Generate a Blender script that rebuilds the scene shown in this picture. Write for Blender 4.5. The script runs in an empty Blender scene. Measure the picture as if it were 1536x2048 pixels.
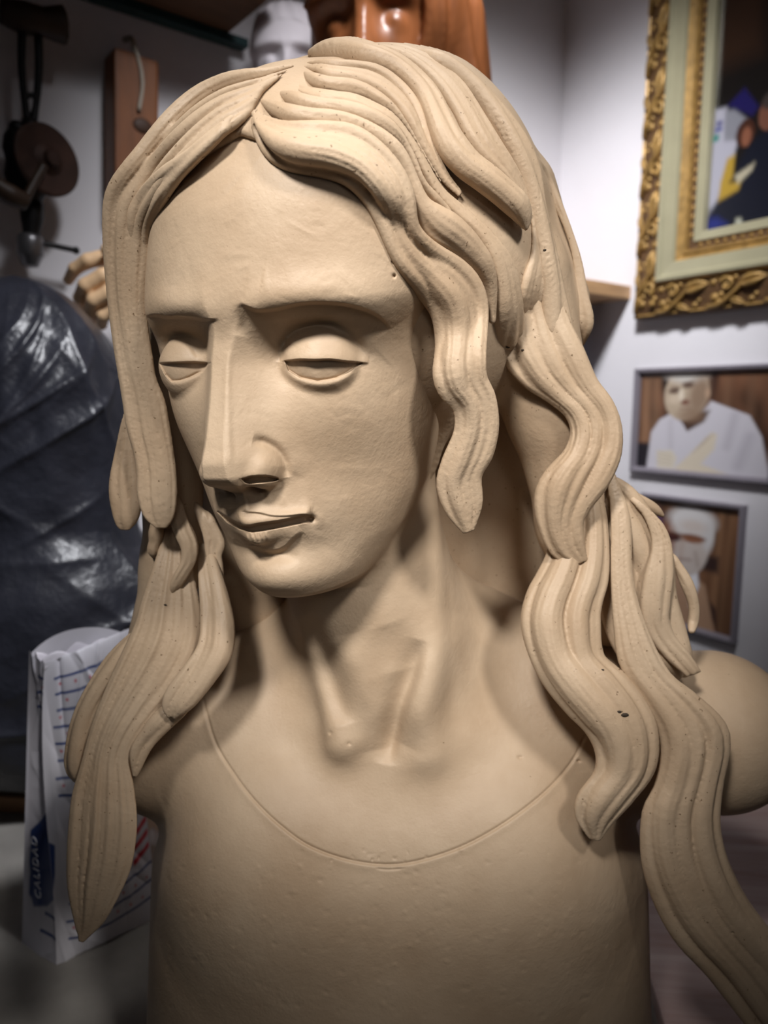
import bpy, bmesh, math, random
import numpy as np
from mathutils import Vector, Matrix
random.seed(7); rng = np.random.default_rng(7)
D2R = math.pi/180
# ------------------------------------------------------------------ frame: metres, the lens at the origin of the survey, floor at FLOOR
F, CX, CY = 1470.0, 768.0, 1024.0
PITCH = 8.7*D2R
CP, SP = math.cos(PITCH), math.sin(PITCH)
def ray(u, v):
    """direction of a sight line (surveyed in the 1536x2048 frame), scaled to unit Y"""
    dx, dy = (u-CX)/F, (v-CY)/F
    y = CP-dy*SP
    return np.array([dx/y, 1.0, (-SP-dy*CP)/y])
def W(u, v, Y):
    """point at horizontal distance Y (mm) along a sight line"""
    return ray(u, v)*Y
def pix(P):
    P = np.asarray(P, float)
    d = P[..., 1]*CP-P[..., 2]*SP
    return CX+F*P[..., 0]/d, CY+F*(-P[..., 1]*SP-P[..., 2]*CP)/d
def depth(P):
    return P[..., 1]*CP-P[..., 2]*SP

# ------------------------------------------------------------------ head pose
def Rx(a): c, s = np.cos(a), np.sin(a); return np.array([[1, 0, 0], [0, c, -s], [0, s, c]])
def Ry(a): c, s = np.cos(a), np.sin(a); return np.array([[c, 0, s], [0, 1, 0], [-s, 0, c]])
def Rz(a): c, s = np.cos(a), np.sin(a); return np.array([[c, -s, 0], [s, c, 0], [0, 0, 1]])
HM = Rz(22*D2R)@Rx(-18*D2R)@Ry(2*D2R)                 # head -> level survey frame (x right, y towards lens, z up)
CAMB = np.array([[1, 0, 0], [0, 0, -1], [0, -1, 0]], float)  # that frame -> (right, down, depth)
CAM2W = np.array([[1, 0, 0], [0, -SP, CP], [0, -CP, -SP]])   # (right, down, depth) -> world
HR = CAM2W@CAMB@HM
HT = CAM2W@(np.array([-28, -101, 448.])+CAMB@HM@np.array([-10, 0, 0.]))
def to_local(P):
    return (P-HT)@HR
def to_world(L):
    return np.asarray(L, float)@HR.T+HT
def mid_shift(z):
    return spl(np.asarray(z, float), [-130, -100, -80, -50, 0, 30, 110], [3, -1, -3, -6, -7, 0, 8])
def loc(u, v, y):
    """head-local point on a sight line at local depth y"""
    a = ray(u, v)@HR; b = HT@HR
    return a*((y+b[1])/a[1])-b

# ------------------------------------------------------------------ distance functions (mm)
def smin(a, b, k):
    h = np.clip(0.5+0.5*(b-a)/k, 0, 1)
    return b+(a-b)*h-k*h*(1-h)
def smax(a, b, k):
    return -smin(-a, -b, k)
def ell(P, c, r, rot=None):
    q = P-np.asarray(c, float)
    if rot is not None: q = q@rot
    r = np.asarray(r, float)
    k0 = np.sqrt(((q/r)**2).sum(-1)); k1 = np.sqrt(((q/(r*r))**2).sum(-1))
    return k0*(k0-1)/np.maximum(k1, 1e-6)
def cap(P, a, b, ra, rb):
    a, b = np.asarray(a, float), np.asarray(b, float)
    ab = b-a
    t = np.clip(((P-a)@ab)/(ab@ab), 0, 1)
    return np.linalg.norm(P-a-t[:, None]*ab, axis=1)-(ra+(rb-ra)*t)
def spl(x, xs, ys):
    """monotone-ish cubic through points, clamped"""
    xs, ys = np.asarray(xs, float), np.asarray(ys, float)
    if xs[0] > xs[-1]: xs, ys = xs[::-1], ys[::-1]
    d = np.diff(ys)/np.diff(xs)
    m = np.r_[d[0], np.where(d[:-1]*d[1:] > 0, 2*d[:-1]*d[1:]/(d[:-1]+d[1:]+1e-12), 0), d[-1]]
    x = np.clip(x, xs[0], xs[-1])
    i = np.clip(np.searchsorted(xs, x)-1, 0, len(xs)-2)
    h = xs[i+1]-xs[i]; t = (x-xs[i])/h
    return (2*t**3-3*t**2+1)*ys[i]+(t**3-2*t**2+t)*h*m[i]+(-2*t**3+3*t**2)*ys[i+1]+(t**3-t**2)*h*m[i+1]
def gau(x, z, cx, cz, sx, sz, rot=0.0):
    c, s = math.cos(rot), math.sin(rot)
    a, b = (x-cx)*c+(z-cz)*s, -(x-cx)*s+(z-cz)*c
    return np.exp(-0.5*((a/sx)**2+(b/sz)**2))

# radial head loft: radius at front, 45 deg, side, back over height
ZS  = [150, 143, 129, 105,  70,  31,  10, -15, -45, -75, -98,-112,-124,-131,-140]
R0  = [  2,  30,  58,  80,  96, 101.5,  96,  95,  97,  99,  96,  97,  92,  78,  40]
R45 = [  2,  29,  58,  82,  96, 101,  94,  89,  86,  81,  74,  65,  53,  41,  22]
R90 = [  2,  27,  52,  70,  79,  83,  82,  81,  78,  68,  52,  37,  26,  18,  10]
R180= [  2,  34,  66,  92, 104, 104,  98,  86,  70,  56,  46,  40,  32,  22,  12]
def head_radius(th, z):
    """th: 0 front, pi back"""
    a = spl(z, ZS, R0); b = spl(z, ZS, R45); c = spl(z, ZS, R90); d = spl(z, ZS, R180)
    t = np.abs(th)/(math.pi/4)
    def her(p, q, mp, mq, w, h):
        return (2*w**3-3*w**2+1)*p+(w**3-2*w**2+w)*h*mp+(-2*w**3+3*w**2)*q+(w**3-w**2)*h*mq
    m1 = (c-a)/2; m2 = ((c-b)+(d-c)/2)/2
    return np.where(t < 1, her(a, b, 0, m1, t, 1), np.where(t < 2, her(b, c, m1, m2, t-1, 1), her(c, d, m2, 0, (t-2)/2, 2)))
def d_skull(L):
    x, y, z = L[:, 0], L[:, 1], L[:, 2]
    yc = y-0.0
    th = np.arctan2(x, yc); r = np.hypot(x, yc)
    R = head_radius(th, z)
    e = 2.0
    Rz_ = (head_radius(th, z+e)-head_radius(th, z-e))/(2*e)
    Rt = (head_radius(th+0.02, z)-head_radius(th-0.02, z))/0.04/np.maximum(R, 8)
    d = (r-R)/np.sqrt(1+Rz_**2+Rt**2)
    return np.maximum(d, np.maximum(z-149, -142-z))
EYE = (37.5, 67.0, -1.0)
def d_head(L0):
    L = L0.copy(); L[:, 0] -= mid_shift(L[:, 2])
    x, y, z = L[:, 0], L[:, 1], L[:, 2]; ax = np.abs(x)
    S = np.c_[ax, y, z]                              # mirrored
    front = np.clip((y-20)/30, 0, 1)
    d = d_skull(L)
    # sockets, cheeks, temples, mouth barrel as broad relief of the loft
    h = -11.5*gau(ax, z, 36, 9, 15, 11, 0.0)
    h += -6.5*gau(ax, z, 19, 4, 8, 13)
    h += 3.0*gau(ax, z, 50, -26, 18, 15)
    h += -1.5*gau(ax, z, 44, -66, 16, 22)
    h += 4.0*gau(ax, z, 0, -78, 22, 14)
    h += 2.0*gau(ax, z, 34, 33, 20, 6, 0.0)
    h += 4.0*gau(ax, z, 0, -114, 16, 9)
    h += -3.0*gau(ax, z, 0, -98, 18, 6)
    d = d-h*front
    # eyeball and lids
    e = EYE
    ball = np.linalg.norm(S-e, axis=1)-22.0
    d = smin(d, ball, 2.0)
    return d
def nose_relief(L):
    x, y, z = L[:, 0], L[:, 1], L[:, 2]; ax = np.abs(x)
    yb = spl(z, [62, 42, 28, 19, 5, -15, -35, -44, -49, -54, -58, -64, -72], [84, 97, 100.5, 101, 103.5, 110.5, 119.5, 123, 123, 119.5, 113, 104, 95])
    hw = spl(z, [60, 30, 19, 0, -30, -44, -52, -58, -66], [15, 10, 5.5, 3.6, 4.2, 6, 6.5, 6, 3])
    sl = spl(z, [40, 19, 0, -20, -35, -44, -54, -64], [0.7, 1.25, 1.35, 1.35, 1.6, 1.9, 1.8, 1.6])
    q = np.maximum(ax-hw, 0)
    rise = yb-sl*(np.sqrt(q*q+4.0)-2.0)
    d = (y-rise)/np.sqrt(1+sl**2)
    return np.maximum(np.maximum(d, 45-y), np.maximum(z-61, -72-z))
def d_face(L0):
    L = L0.copy(); L[:, 0] -= mid_shift(L[:, 2])
    x, y, z = L[:, 0], L[:, 1], L[:, 2]; ax = np.abs(x)
    S = np.c_[ax, y, z]
    d = d_head(L0)
    d = smin(d, nose_relief(L), 7.0)
    ala = ell(S, (14.5, 99.5, -52), (7.0, 13, 8.5))
    d = smin(d, ala, 5.0)
    nos = ell(S, (9.0, 106, -63), (4.2, 9, 6))
    d = smax(d, -nos, 2.5)
    # lips
    up = cap(S, (0, 101.5, -75.5), (27, 88, -78), 6.5, 2.2)
    d = smin(d, up, 4.0)
    lo = cap(S, (0, 98.5, -86), (24, 88.5, -80.5), 6.8, 2.2)
    d = smin(d, lo, 3.5)
    return d
# ------------------------------------------------------------------ neck and torso (world mm, lens at origin)
NECK_T = to_world([0, -14, -80]); PIT = W(785, 1500, 428)
def d_torso(P):
    zz = P[:, 2]
    rx = spl(zz, [-560, -400, -330, -280, -230], [196, 184, 179, 174, 160]); ry = spl(zz, [-560, -400, -300, -230], [118, 112, 100, 84])
    q0, q1 = P[:, 0]-11, P[:, 1]-505
    k0 = (np.abs(q0/rx)**2.4+np.abs(q1/ry)**2.4)**(1/2.4)
    d = (k0-1)*np.minimum(rx, ry)*0.92
    d = smax(d, zz+262, 70)
    d = smin(d, ell(P, (8, 500, -300), (132, 86, 95)), 40)
    # shoulders and stumps
    d = smin(d, cap(P, (60, 500, -225), (232, 492, -232), 44, 56), 30)
    d = smin(d, cap(P, (-50, 500, -225), (-168, 500, -238), 44, 50), 30)
    # pectorals / breast plane
    d = smin(d, ell(P, (78, 455, -310), (66, 48, 75)), 36)
    d = smin(d, ell(P, (-68, 455, -310), (62, 48, 75)), 36)
    # trapezius
    d = smin(d, cap(P, (10, 530, -150), (150, 510, -205), 40, 34), 30)
    d = smin(d, cap(P, (0, 530, -150), (-110, 515, -210), 40, 34), 30)
    d = smax(d, -520-P[:, 2], 4)
    return d
def d_neck(P):
    d = cap(P, NECK_T, (10, 498, -215), 52, 64)
    # sternomastoid cords
    d = smin(d, cap(P, to_world([46, -24, -78]), W(850, 1500, 437), 11, 9), 12)
    d = smin(d, cap(P, to_world([-46, -24, -78]), W(690, 1480, 437), 11, 9), 12)
    return d
def d_bust(P):
    L = to_local(P)
    d = np.full(len(P), 1e3)
    hm = (L[:, 2] > -190)
    if hm.any(): d[hm] = d_face(L[hm])
    bm = P[:, 2] < 45
    if bm.any():
        nb = smin(d_neck(P[bm]), d_torso(P[bm]), 28)
        nb = smax(nb, -(np.linalg.norm(P[bm]-W(785, 1490, 418), axis=1)-12), 14)
        d[bm] = smin(d[bm], nb, 10)
    return d

# ------------------------------------------------------------------ sparse surface nets
def surface(fn, lo, hi, h, coarse=6):
    lo, hi = np.asarray(lo, float), np.asarray(hi, float)
    H = h*coarse
    n = np.ceil((hi-lo)/H).astype(int)
    ax = [lo[i]+H*(np.arange(n[i])+0.5) for i in range(3)]
    G = np.stack(np.meshgrid(*ax, indexing='ij'), -1).reshape(-1, 3)
    dc = np.concatenate([fn(c) for c in np.array_split(G, max(1, len(G)//200000))]).reshape(n)
    V = np.where(np.repeat(np.repeat(np.repeat(dc, coarse, 0), coarse, 1), coarse, 2) < 0, -9.0, 9.0).astype(np.float32)
    blocks = np.argwhere(np.abs(dc) < H*1.9)
    o = np.stack(np.meshgrid(*[np.arange(coarse)]*3, indexing='ij'), -1).reshape(-1, 3)
    for ch in np.array_split(blocks, max(1, len(blocks)//1500)):
        idx = (ch[:, None, :]*coarse+o[None]).reshape(-1, 3)
        V[idx[:, 0], idx[:, 1], idx[:, 2]] = fn(lo+(idx+0.5)*h)
    s = V < 0
    N = [k-1 for k in V.shape]
    cnt = np.zeros(N, np.int8)
    for i in (0, 1):
        for j in (0, 1):
            for k in (0, 1):
                cnt += s[i:i+N[0], j:j+N[1], k:k+N[2]]
    cells = np.argwhere((cnt > 0) & (cnt < 8))
    cid = np.full(N, -1, np.int32); cid[cells[:, 0], cells[:, 1], cells[:, 2]] = np.arange(len(cells))
    acc = np.zeros((len(cells), 3)); num = np.zeros(len(cells))
    C = [(i, j, k) for i in (0, 1) for j in (0, 1) for k in (0, 1)]
    def val(c): return V[cells[:, 0]+c[0], cells[:, 1]+c[1], cells[:, 2]+c[2]]
    for a in C:
        for axis in range(3):
            if a[axis]: continue
            b = list(a); b[axis] = 1
            va, vb = val(a), val(b)
            m = (va < 0) != (vb < 0)
            t = np.where(m, va/np.where(m, va-vb, 1), 0)
            p = np.zeros((len(cells), 3)); p += a; p[:, axis] += t
            acc += p*m[:, None]; num += m
    verts = lo+(cells+acc/num[:, None]+0.5)*h
    faces = []
    for axis in range(3):
        u, w = [(1, 2), (2, 0), (0, 1)][axis]
        sl0 = [slice(1, N[i]) for i in range(3)]; sl0[axis] = slice(0, N[axis])
        sl1 = list(sl0); sl1[axis] = slice(1, N[axis]+1)
        A, Bv = s[tuple(sl0)], s[tuple(sl1)]
        e = np.argwhere(A != Bv)
        off = np.ones(3, int); off[axis] = 0
        e = e+off
        sg = s[e[:, 0], e[:, 1], e[:, 2]]
        def at(du, dw):
            q = e.copy(); q[:, u] += du; q[:, w] += dw
            return cid[q[:, 0], q[:, 1], q[:, 2]]
        quad = np.stack([at(-1, -1), at(0, -1), at(0, 0), at(-1, 0)], 1)
        quad[~sg] = quad[~sg][:, ::-1]
        faces.append(quad)
    faces = np.concatenate(faces)
    faces = faces[(faces >= 0).all(1)]
    return verts, faces
# ------------------------------------------------------------------ refining and chiselling the clay
def refine(fn, verts, faces, sel, steps=2):
    """split the selected quads in four and lay the new points on the surface fn = 0"""
    fs = faces[sel]; keep = faces[~sel]
    e = np.concatenate([fs[:, [0, 1]], fs[:, [1, 2]], fs[:, [2, 3]], fs[:, [3, 0]]])
    es = np.sort(e, 1)
    ue, inv, cnt = np.unique(es, axis=0, return_inverse=True, return_counts=True)
    inv = inv.reshape(-1)
    n = len(fs); nv = len(verts)
    mid = 0.5*(verts[ue[:, 0]]+verts[ue[:, 1]]); cen = verts[fs].mean(1)
    inner = cnt == 2
    def snap(p):
        for _ in range(steps):
            h = 0.4
            d0 = fn(p); g = np.stack([fn(p+np.eye(3)[i]*h)-d0 for i in range(3)], 1)/h
            g2 = np.maximum((g*g).sum(1), 0.05)
            p = p-np.clip(d0/g2, -1, 1)[:, None]*g
        return p
    if fn is not None:
        mid[inner] = snap(mid[inner]); cen = snap(cen)
    V = np.concatenate([verts, mid, cen])
    m = [nv+inv[i*n:(i+1)*n] for i in range(4)]; c = nv+len(ue)+np.arange(n)
    q = np.concatenate([np.stack([fs[:, 0], m[0], c, m[3]], 1), np.stack([m[0], fs[:, 1], m[1], c], 1),
                        np.stack([c, m[1], fs[:, 2], m[2]], 1), np.stack([m[3], c, m[2], fs[:, 3]], 1)])
    return V, np.concatenate([keep, q])
def dense(pl, n=10):
    """Catmull-Rom through the points"""
    p = np.asarray(pl, float); p = np.concatenate([[2*p[0]-p[1]], p, [2*p[-1]-p[-2]]])
    out = []
    for i in range(1, len(p)-2):
        t = np.linspace(0, 1, n, endpoint=False)[:, None]
        a, b, c, d = p[i-1], p[i], p[i+1], p[i+2]
        out.append(0.5*((2*b)+(-a+c)*t+(2*a-5*b+4*c-d)*t*t+(-a+3*b-3*c+d)*t**3))
    out.append(p[-2][None])
    return np.concatenate(out)
def line_dist(Q, pl):
    """distance, side (+ = left of travel with v down: above a left-to-right line) and position 0..1 along the line"""
    best = np.full(len(Q), 1e9); side = np.zeros(len(Q)); par = np.zeros(len(Q))
    seg = np.diff(pl, axis=0); L = np.r_[0, np.cumsum(np.linalg.norm(seg, axis=1))]
    for i, s in enumerate(seg):
        l2 = (s*s).sum()
        if l2 == 0: continue
        t = np.clip(((Q-pl[i])@s)/l2, 0, 1)
        r = Q-pl[i]-t[:, None]*s
        d = np.sqrt((r*r).sum(1)); m = d < best
        best[m] = d[m]; side[m] = np.sign(s[1]*r[m, 0]-s[0]*r[m, 1]); par[m] = (L[i]+t[m]*math.sqrt(l2))/L[-1]
    return best, side, par
class Chisel:
    """moves points of a clay surface towards or away from the eye that surveyed it; amounts in mm, widths in survey pixels"""
    def __init__(self, verts, facing):
        self.V = verts.copy(); u, v = pix(verts); self.Q = np.c_[u, v]; self.d = np.zeros(len(verts)); self.w = facing
    def _near(self, pl, pad):
        lo, hi = pl.min(0)-pad, pl.max(0)+pad
        return np.nonzero(((self.Q > lo) & (self.Q < hi)).all(1) & (self.w > 0))[0]
    def line(self, pts, amp, wa, wb=None, taper=0.15, sm=True):
        """ridge (amp > 0) or groove, Gaussian widths wa above / left of it and wb on the other side"""
        wb = wb or wa; pl = dense(pts) if sm else np.asarray(pts, float)
        i = self._near(pl, 3*max(wa, wb))
        if not len(i): return
        d, s, t = line_dist(self.Q[i], pl)
        w = np.where(s >= 0, wa, wb)
        tp = np.clip(np.minimum(t, 1-t)/max(taper, 1e-6), 0, 1); tp = tp*(2-tp)
        self.d[i] += amp*np.exp(-0.5*(d/w)**2)*tp
    def step(self, pts, amp, decay, sharp, taper=0.15, below=0.0, wbelow=20):
        """raised lip: amp at the line, fading over decay above it, cut off within sharp below it"""
        pl = dense(pts); i = self._near(pl, 3*max(decay, wbelow))
        d, s, t = line_dist(self.Q[i], pl)
        tp = np.clip(np.minimum(t, 1-t)/taper, 0, 1); tp = tp*(2-tp)
        up = amp*np.exp(-0.5*(d/decay)**2)
        dn = below*np.exp(-0.5*(d/wbelow)**2)
        sd = d*np.where(s >= 0, 1, -1)
        k = np.clip((sd+sharp)/(2*sharp), 0, 1); k = k*k*(3-2*k)
        self.d[i] += (up*k+dn*(1-k))*tp
    def area(self, pts, amp, soft, sm=True):
        """sunk or raised field with an edge of the given softness"""
        pl = dense(list(pts)+[pts[0]]) if sm else np.asarray(list(pts)+[pts[0]], float)
        i = self._near(pl, soft+2)
        Q = self.Q[i]; d, s, t = line_dist(Q, pl)
        x, y = Q[:, 0], Q[:, 1]; ins = np.zeros(len(Q), bool)
        for a, b in zip(pl[:-1], pl[1:]):
            c = (a[1] > y) != (b[1] > y)
            ins ^= c & (x < (b[0]-a[0])*(y-a[1])/(b[1]-a[1]+1e-12)+a[0])
        k = np.clip((np.where(ins, d, -d)+soft*0.5)/soft, 0, 1)
        self.d[i] += amp*k*k*(3-2*k)
    def blob(self, c, amp, su, sv, rot=0):
        self.d += amp*gau(self.Q[:, 0], self.Q[:, 1], c[0], c[1], su, sv, rot)*(self.w > 0)
    def done(self):
        r = self.V/np.linalg.norm(self.V, axis=1)[:, None]
        return self.V-r*(self.d*self.w)[:, None]
def normals(V, Fq):
    n = np.cross(V[Fq[:, 2]]-V[Fq[:, 0]], V[Fq[:, 3]]-V[Fq[:, 1]])
    N = np.zeros_like(V)
    for k in range(4): np.add.at(N, Fq[:, k], n)
    return N/np.maximum(np.linalg.norm(N, axis=1), 1e-9)[:, None]

NECKLINE = [(398, 1362), (405, 1392), (430, 1482), (470, 1550), (512, 1604), (560, 1650), (620, 1692), (700, 1720), (780, 1729), (850, 1718), (930, 1690), (1010, 1645), (1085, 1588), (1140, 1528), (1172, 1468)]
def chisel_face(V, Fq):
    N = normals(V, Fq)
    face = np.clip(-(N*V).sum(1)/np.linalg.norm(V, axis=1)*4+0.6, 0, 1)
    L = to_local(V)
    hd = np.clip((L[:, 1]-25)/25, 0, 1)*face*np.clip((L[:, 2]+138)/8, 0, 1)
    c = Chisel(V, hd)
    # brows
    c.step([(478, 606), (500, 617), (519, 622), (554, 619), (591, 610), (624, 606), (671, 607), (706, 613), (741, 624), (765, 640), (780, 660)], 3.4, 40, 4, 0.2, -2.4, 22)
    c.line([(480, 608), (484, 640), (478, 672)], -1.4, 11, 11, 0.5)
    c.step([(270, 640), (287, 634), (312, 631), (335, 635), (360, 635), (385, 637), (408, 640), (440, 640)], 3.0, 30, 4.5, 0.5, -2.6, 22)
    # eye openings
    c.area([(570, 722), (601, 719), (630, 720), (659, 719), (694, 723), (724, 726), (712, 734), (694, 746), (671, 757), (636, 763), (601, 756), (577, 741)], -2.8, 4, False)
    c.line([(570, 729), (580, 743), (601, 755), (636, 762), (671, 757), (694, 746), (715, 730)], -0.9, 2.5, 3.5)
    c.line([(566, 728), (573, 745), (601, 763), (636, 771), (671, 766), (698, 752), (722, 733)], 0.45, 5, 7)
    c.step([(560, 724), (572, 722), (601, 719), (630, 720), (659, 719), (694, 723), (738, 727)], 1.6, 16, 2.5, 0.08)
    c.line([(566, 700), (572, 680), (591, 660), (629, 650), (659, 656), (694, 677), (720, 697), (744, 722)], -1.6, 9, 3.5, 0.25)
    c.line([(562, 725), (566, 700), (575, 676)], -2.0, 7, 5, 0.3)
    c.area([(319, 727), (338, 726), (385, 725), (421, 726), (405, 744), (379, 756), (360, 762), (344, 763), (331, 750)], -2.5, 4, False)
    c.line([(330, 748), (344, 762), (360, 762), (379, 755), (403, 743)], -0.9, 2.5, 3)
    c.step([(300, 725), (315, 725), (338, 725), (385, 724), (424, 726)], 1.5, 16, 2.5, 0.08)
    c.line([(318, 672), (335, 668), (360, 676), (382, 692), (400, 716)], -1.8, 8, 4, 0.25)
    # nose: sharp planes of the bridge, wing, nostril
    c.line([(458, 700), (455, 780), (457, 860), (461, 930)], 0.8, 5, 7, 0.2)
    c.line([(505, 880), (530, 886), (553, 900), (569, 925), (573, 955)], -2.6, 7, 6, 0.2)
    c.blob((530, 922), 1.8, 20, 16)
    c.area([(484, 958), (505, 953), (532, 952), (555, 957), (548, 962), (520, 965), (495, 966)], -6.0, 5)
    c.area([(480, 960), (520, 962), (562, 962), (545, 978), (500, 988), (482, 980)], -1.2, 10)
    # philtrum
    c.line([(452, 985), (458, 1000), (462, 1018)], -1.8, 9, 9, 0.3)
    c.line([(484, 988), (490, 1005), (489, 1024)], 1.3, 3.5, 5, 0.25)
    c.line([(436, 985), (434, 1000), (436, 1018)], 1.0, 4, 5, 0.25)
    c.blob((475, 1022), 1.6, 9, 8)
    # upper lip
    c.step([(489, 1024), (517, 1026), (546, 1032), (575, 1032), (605, 1029), (624, 1032)], 1.3, 14, 2.5, 0.1)
    c.step([(432, 1019), (458, 1036), (482, 1049), (497, 1051), (517, 1047), (546, 1043), (575, 1038), (605, 1030), (622, 1030)], 2.2, 10, 2.0, 0.06)
    c.area([(436, 1024), (458, 1038), (482, 1051), (497, 1053), (517, 1049), (546, 1045), (575, 1040), (605, 1032), (622, 1031), (628, 1037), (622, 1044), (608, 1045), (577, 1052), (533, 1060), (505, 1064), (480, 1058), (455, 1044)], -4.2, 5, False)
    c.blob((622, 1037), -3.5, 6, 5)
    # lower lip
    c.step([(448, 1070), (467, 1084), (504, 1094), (537, 1104), (567, 1098), (587, 1079), (606, 1062)], 1.6, 18, 6, 0.15, -1.5, 16)
    for k, x in enumerate((494, 504, 513, 522, 531)):
        c.line([(x-4+k, 1062), (x-2+k, 1072), (x+2+k, 1082)], 0.7, 2.2, 2.2, 0.4)
    c.line([(467, 1080), (490, 1087), (512, 1088)], -0.8, 2, 2, 0.3)
    # corner of the mouth, chin crease
    c.line([(630, 1026), (640, 1040), (638, 1060)], 0.5, 6, 6, 0.4)
    c.line([(598, 1000), (622, 1012), (640, 1026)], 0.4, 5, 6, 0.4)
    c.line([(494, 1103), (530, 1112), (570, 1110), (600, 1118)], -1.4, 8, 10, 0.3)
    c.blob((560, 1148), 1.5, 34, 24)
    # pin holes by the hair line
    for q in ((787, 524), (788, 552)): c.blob(q, -3.0, 2.2, 2.2)
    # tool marks over forehead and cheeks
    r = np.random.default_rng(3)
    for _ in range(130):
        x, y = r.uniform(310, 840), r.uniform(300, 1150); a = r.normal(0.5 if x > 560 else 2.4, 0.5); l = r.uniform(14, 46)
        if 300 < x < 560 and 570 < y < 760: continue
        c.line([(x-l*math.cos(a), y-l*math.sin(a)), (x+r.normal(0, 3), y+r.normal(0, 3)), (x+l*math.cos(a), y+l*math.sin(a))], r.choice([-1, 1])*r.uniform(0.08, 0.22), r.uniform(2.5, 6), r.uniform(2.5, 9), 0.5)
    return c.done()
def chisel_body(V, Fq):
    N = normals(V, Fq)
    face = np.clip(-(N*V).sum(1)/np.linalg.norm(V, axis=1)*4+0.6, 0, 1)*np.clip((-95-V[:, 2])/25, 0, 1)*np.clip((-118-to_local(V)[:, 2])/20, 0, 1)
    c = Chisel(V, face)
    c.line(NECKLINE, -1.1, 2.2, 2.6, 0.02)
    c.line([(p[0], p[1]+7) for p in NECKLINE], 0.5, 4, 7, 0.02)
    c.line([(750, 1737), (780, 1739), (812, 1736)], -0.7, 2.0, 2.0, 0.3)
    # cords and hollows of the neck
    c.line([(612, 1230), (632, 1280), (659, 1340), (682, 1420), (688, 1450)], -7, 15, 18, 0.4)
    c.line([(690, 1270), (710, 1350), (735, 1430), (752, 1500)], 5.0, 26, 26, 0.3)
    c.line([(842, 1280), (822, 1350), (800, 1414), (782, 1490), (776, 1530)], -8, 10, 18, 0.35)
    c.line([(925, 1230), (880, 1340), (838, 1430), (808, 1490)], 5.5, 24, 30, 0.3)
    c.line([(770, 1250), (785, 1290), (800, 1340)], -2.5, 30, 34, 0.5)
    c.line([(700, 1500), (600, 1450), (500, 1430)], 1.5, 30, 30, 0.4)
    c.line([(850, 1500), (960, 1480), (1060, 1470)], 1.5, 30, 30, 0.4)
    r = np.random.default_rng(5)
    for q in ((1040, 1515), (1157, 1522), (661, 1466), (698, 1488)): c.blob(q, -1.6, 2.6, 2.0)
    for _ in range(240):
        x, y = r.uniform(320, 1270), r.uniform(1700, 2040); a = r.normal(0.2, 0.6); l = r.uniform(3, 9)
        c.line([(x-l*math.cos(a), y-l*math.sin(a)), (x+l*math.cos(a), y+l*math.sin(a))], r.choice([-1, -1, 1])*r.uniform(0.2, 0.5), 2.6, 2.6, 0.5, False)
    return c.done()
def build_bust_surface(h):
    V, Fq = surface(d_bust, (-262, 325, -528), (335, 645, 186), h, 6)
    def face_sel():
        L = to_local(V[Fq[:, 0]])
        return (L[:, 1] > 28) & (np.abs(L[:, 0]) < 80) & (L[:, 2] > -134) & (L[:, 2] < 112)
    V, Fq = refine(d_bust, V, Fq, face_sel())
    u, v = pix(V[Fq[:, 0]]); Q = np.c_[u, v]
    boxes = [(545, 590, 800, 790), (265, 610, 440, 790), (425, 870, 660, 1120)]
    L = to_local(V[Fq[:, 0]])
    m = np.zeros(len(Fq), bool)
    for b in boxes: m |= (Q[:, 0] > b[0]) & (Q[:, 0] < b[2]) & (Q[:, 1] > b[1]) & (Q[:, 1] < b[3]) & (L[:, 1] > 35) & (L[:, 2] > -120)
    V, Fq = refine(d_bust, V, Fq, m)
    for k in range(2):
        u, v = pix(V[Fq[:, 0]]); d = line_dist(np.c_[u, v], np.array(NECKLINE, float))[0]
        V, Fq = refine(None, V, Fq, (d < 22-6*k) & (V[Fq[:, 0], 2] < -150) & (V[Fq[:, 0], 1] < 520))
    V = chisel_face(V, Fq); V = chisel_body(V, Fq)
    return V, Fq
LENS = 1.35
def m_(P):
    return np.asarray(P, float)*0.001+np.array([0, 0, LENS])
def mesh_from(name, verts, faces, mat=None, smooth=True, parent=None):
    me = bpy.data.meshes.new(name)
    verts = np.ascontiguousarray(verts, np.float32); faces = np.ascontiguousarray(faces, np.int32)
    nv, nf, k = len(verts), len(faces), faces.shape[1]
    me.vertices.add(nv); me.vertices.foreach_set('co', verts.ravel())
    me.loops.add(nf*k); me.loops.foreach_set('vertex_index', faces.ravel())
    me.polygons.add(nf); me.polygons.foreach_set('loop_start', np.arange(0, nf*k, k, dtype=np.int32))
    me.update(calc_edges=True); me.validate()
    if smooth: me.polygons.foreach_set('use_smooth', np.ones(len(me.polygons), bool))
    o = bpy.data.objects.new(name, me); bpy.context.collection.objects.link(o)
    if mat: me.materials.append(mat)
    if parent: o.parent = parent
    return o
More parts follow.
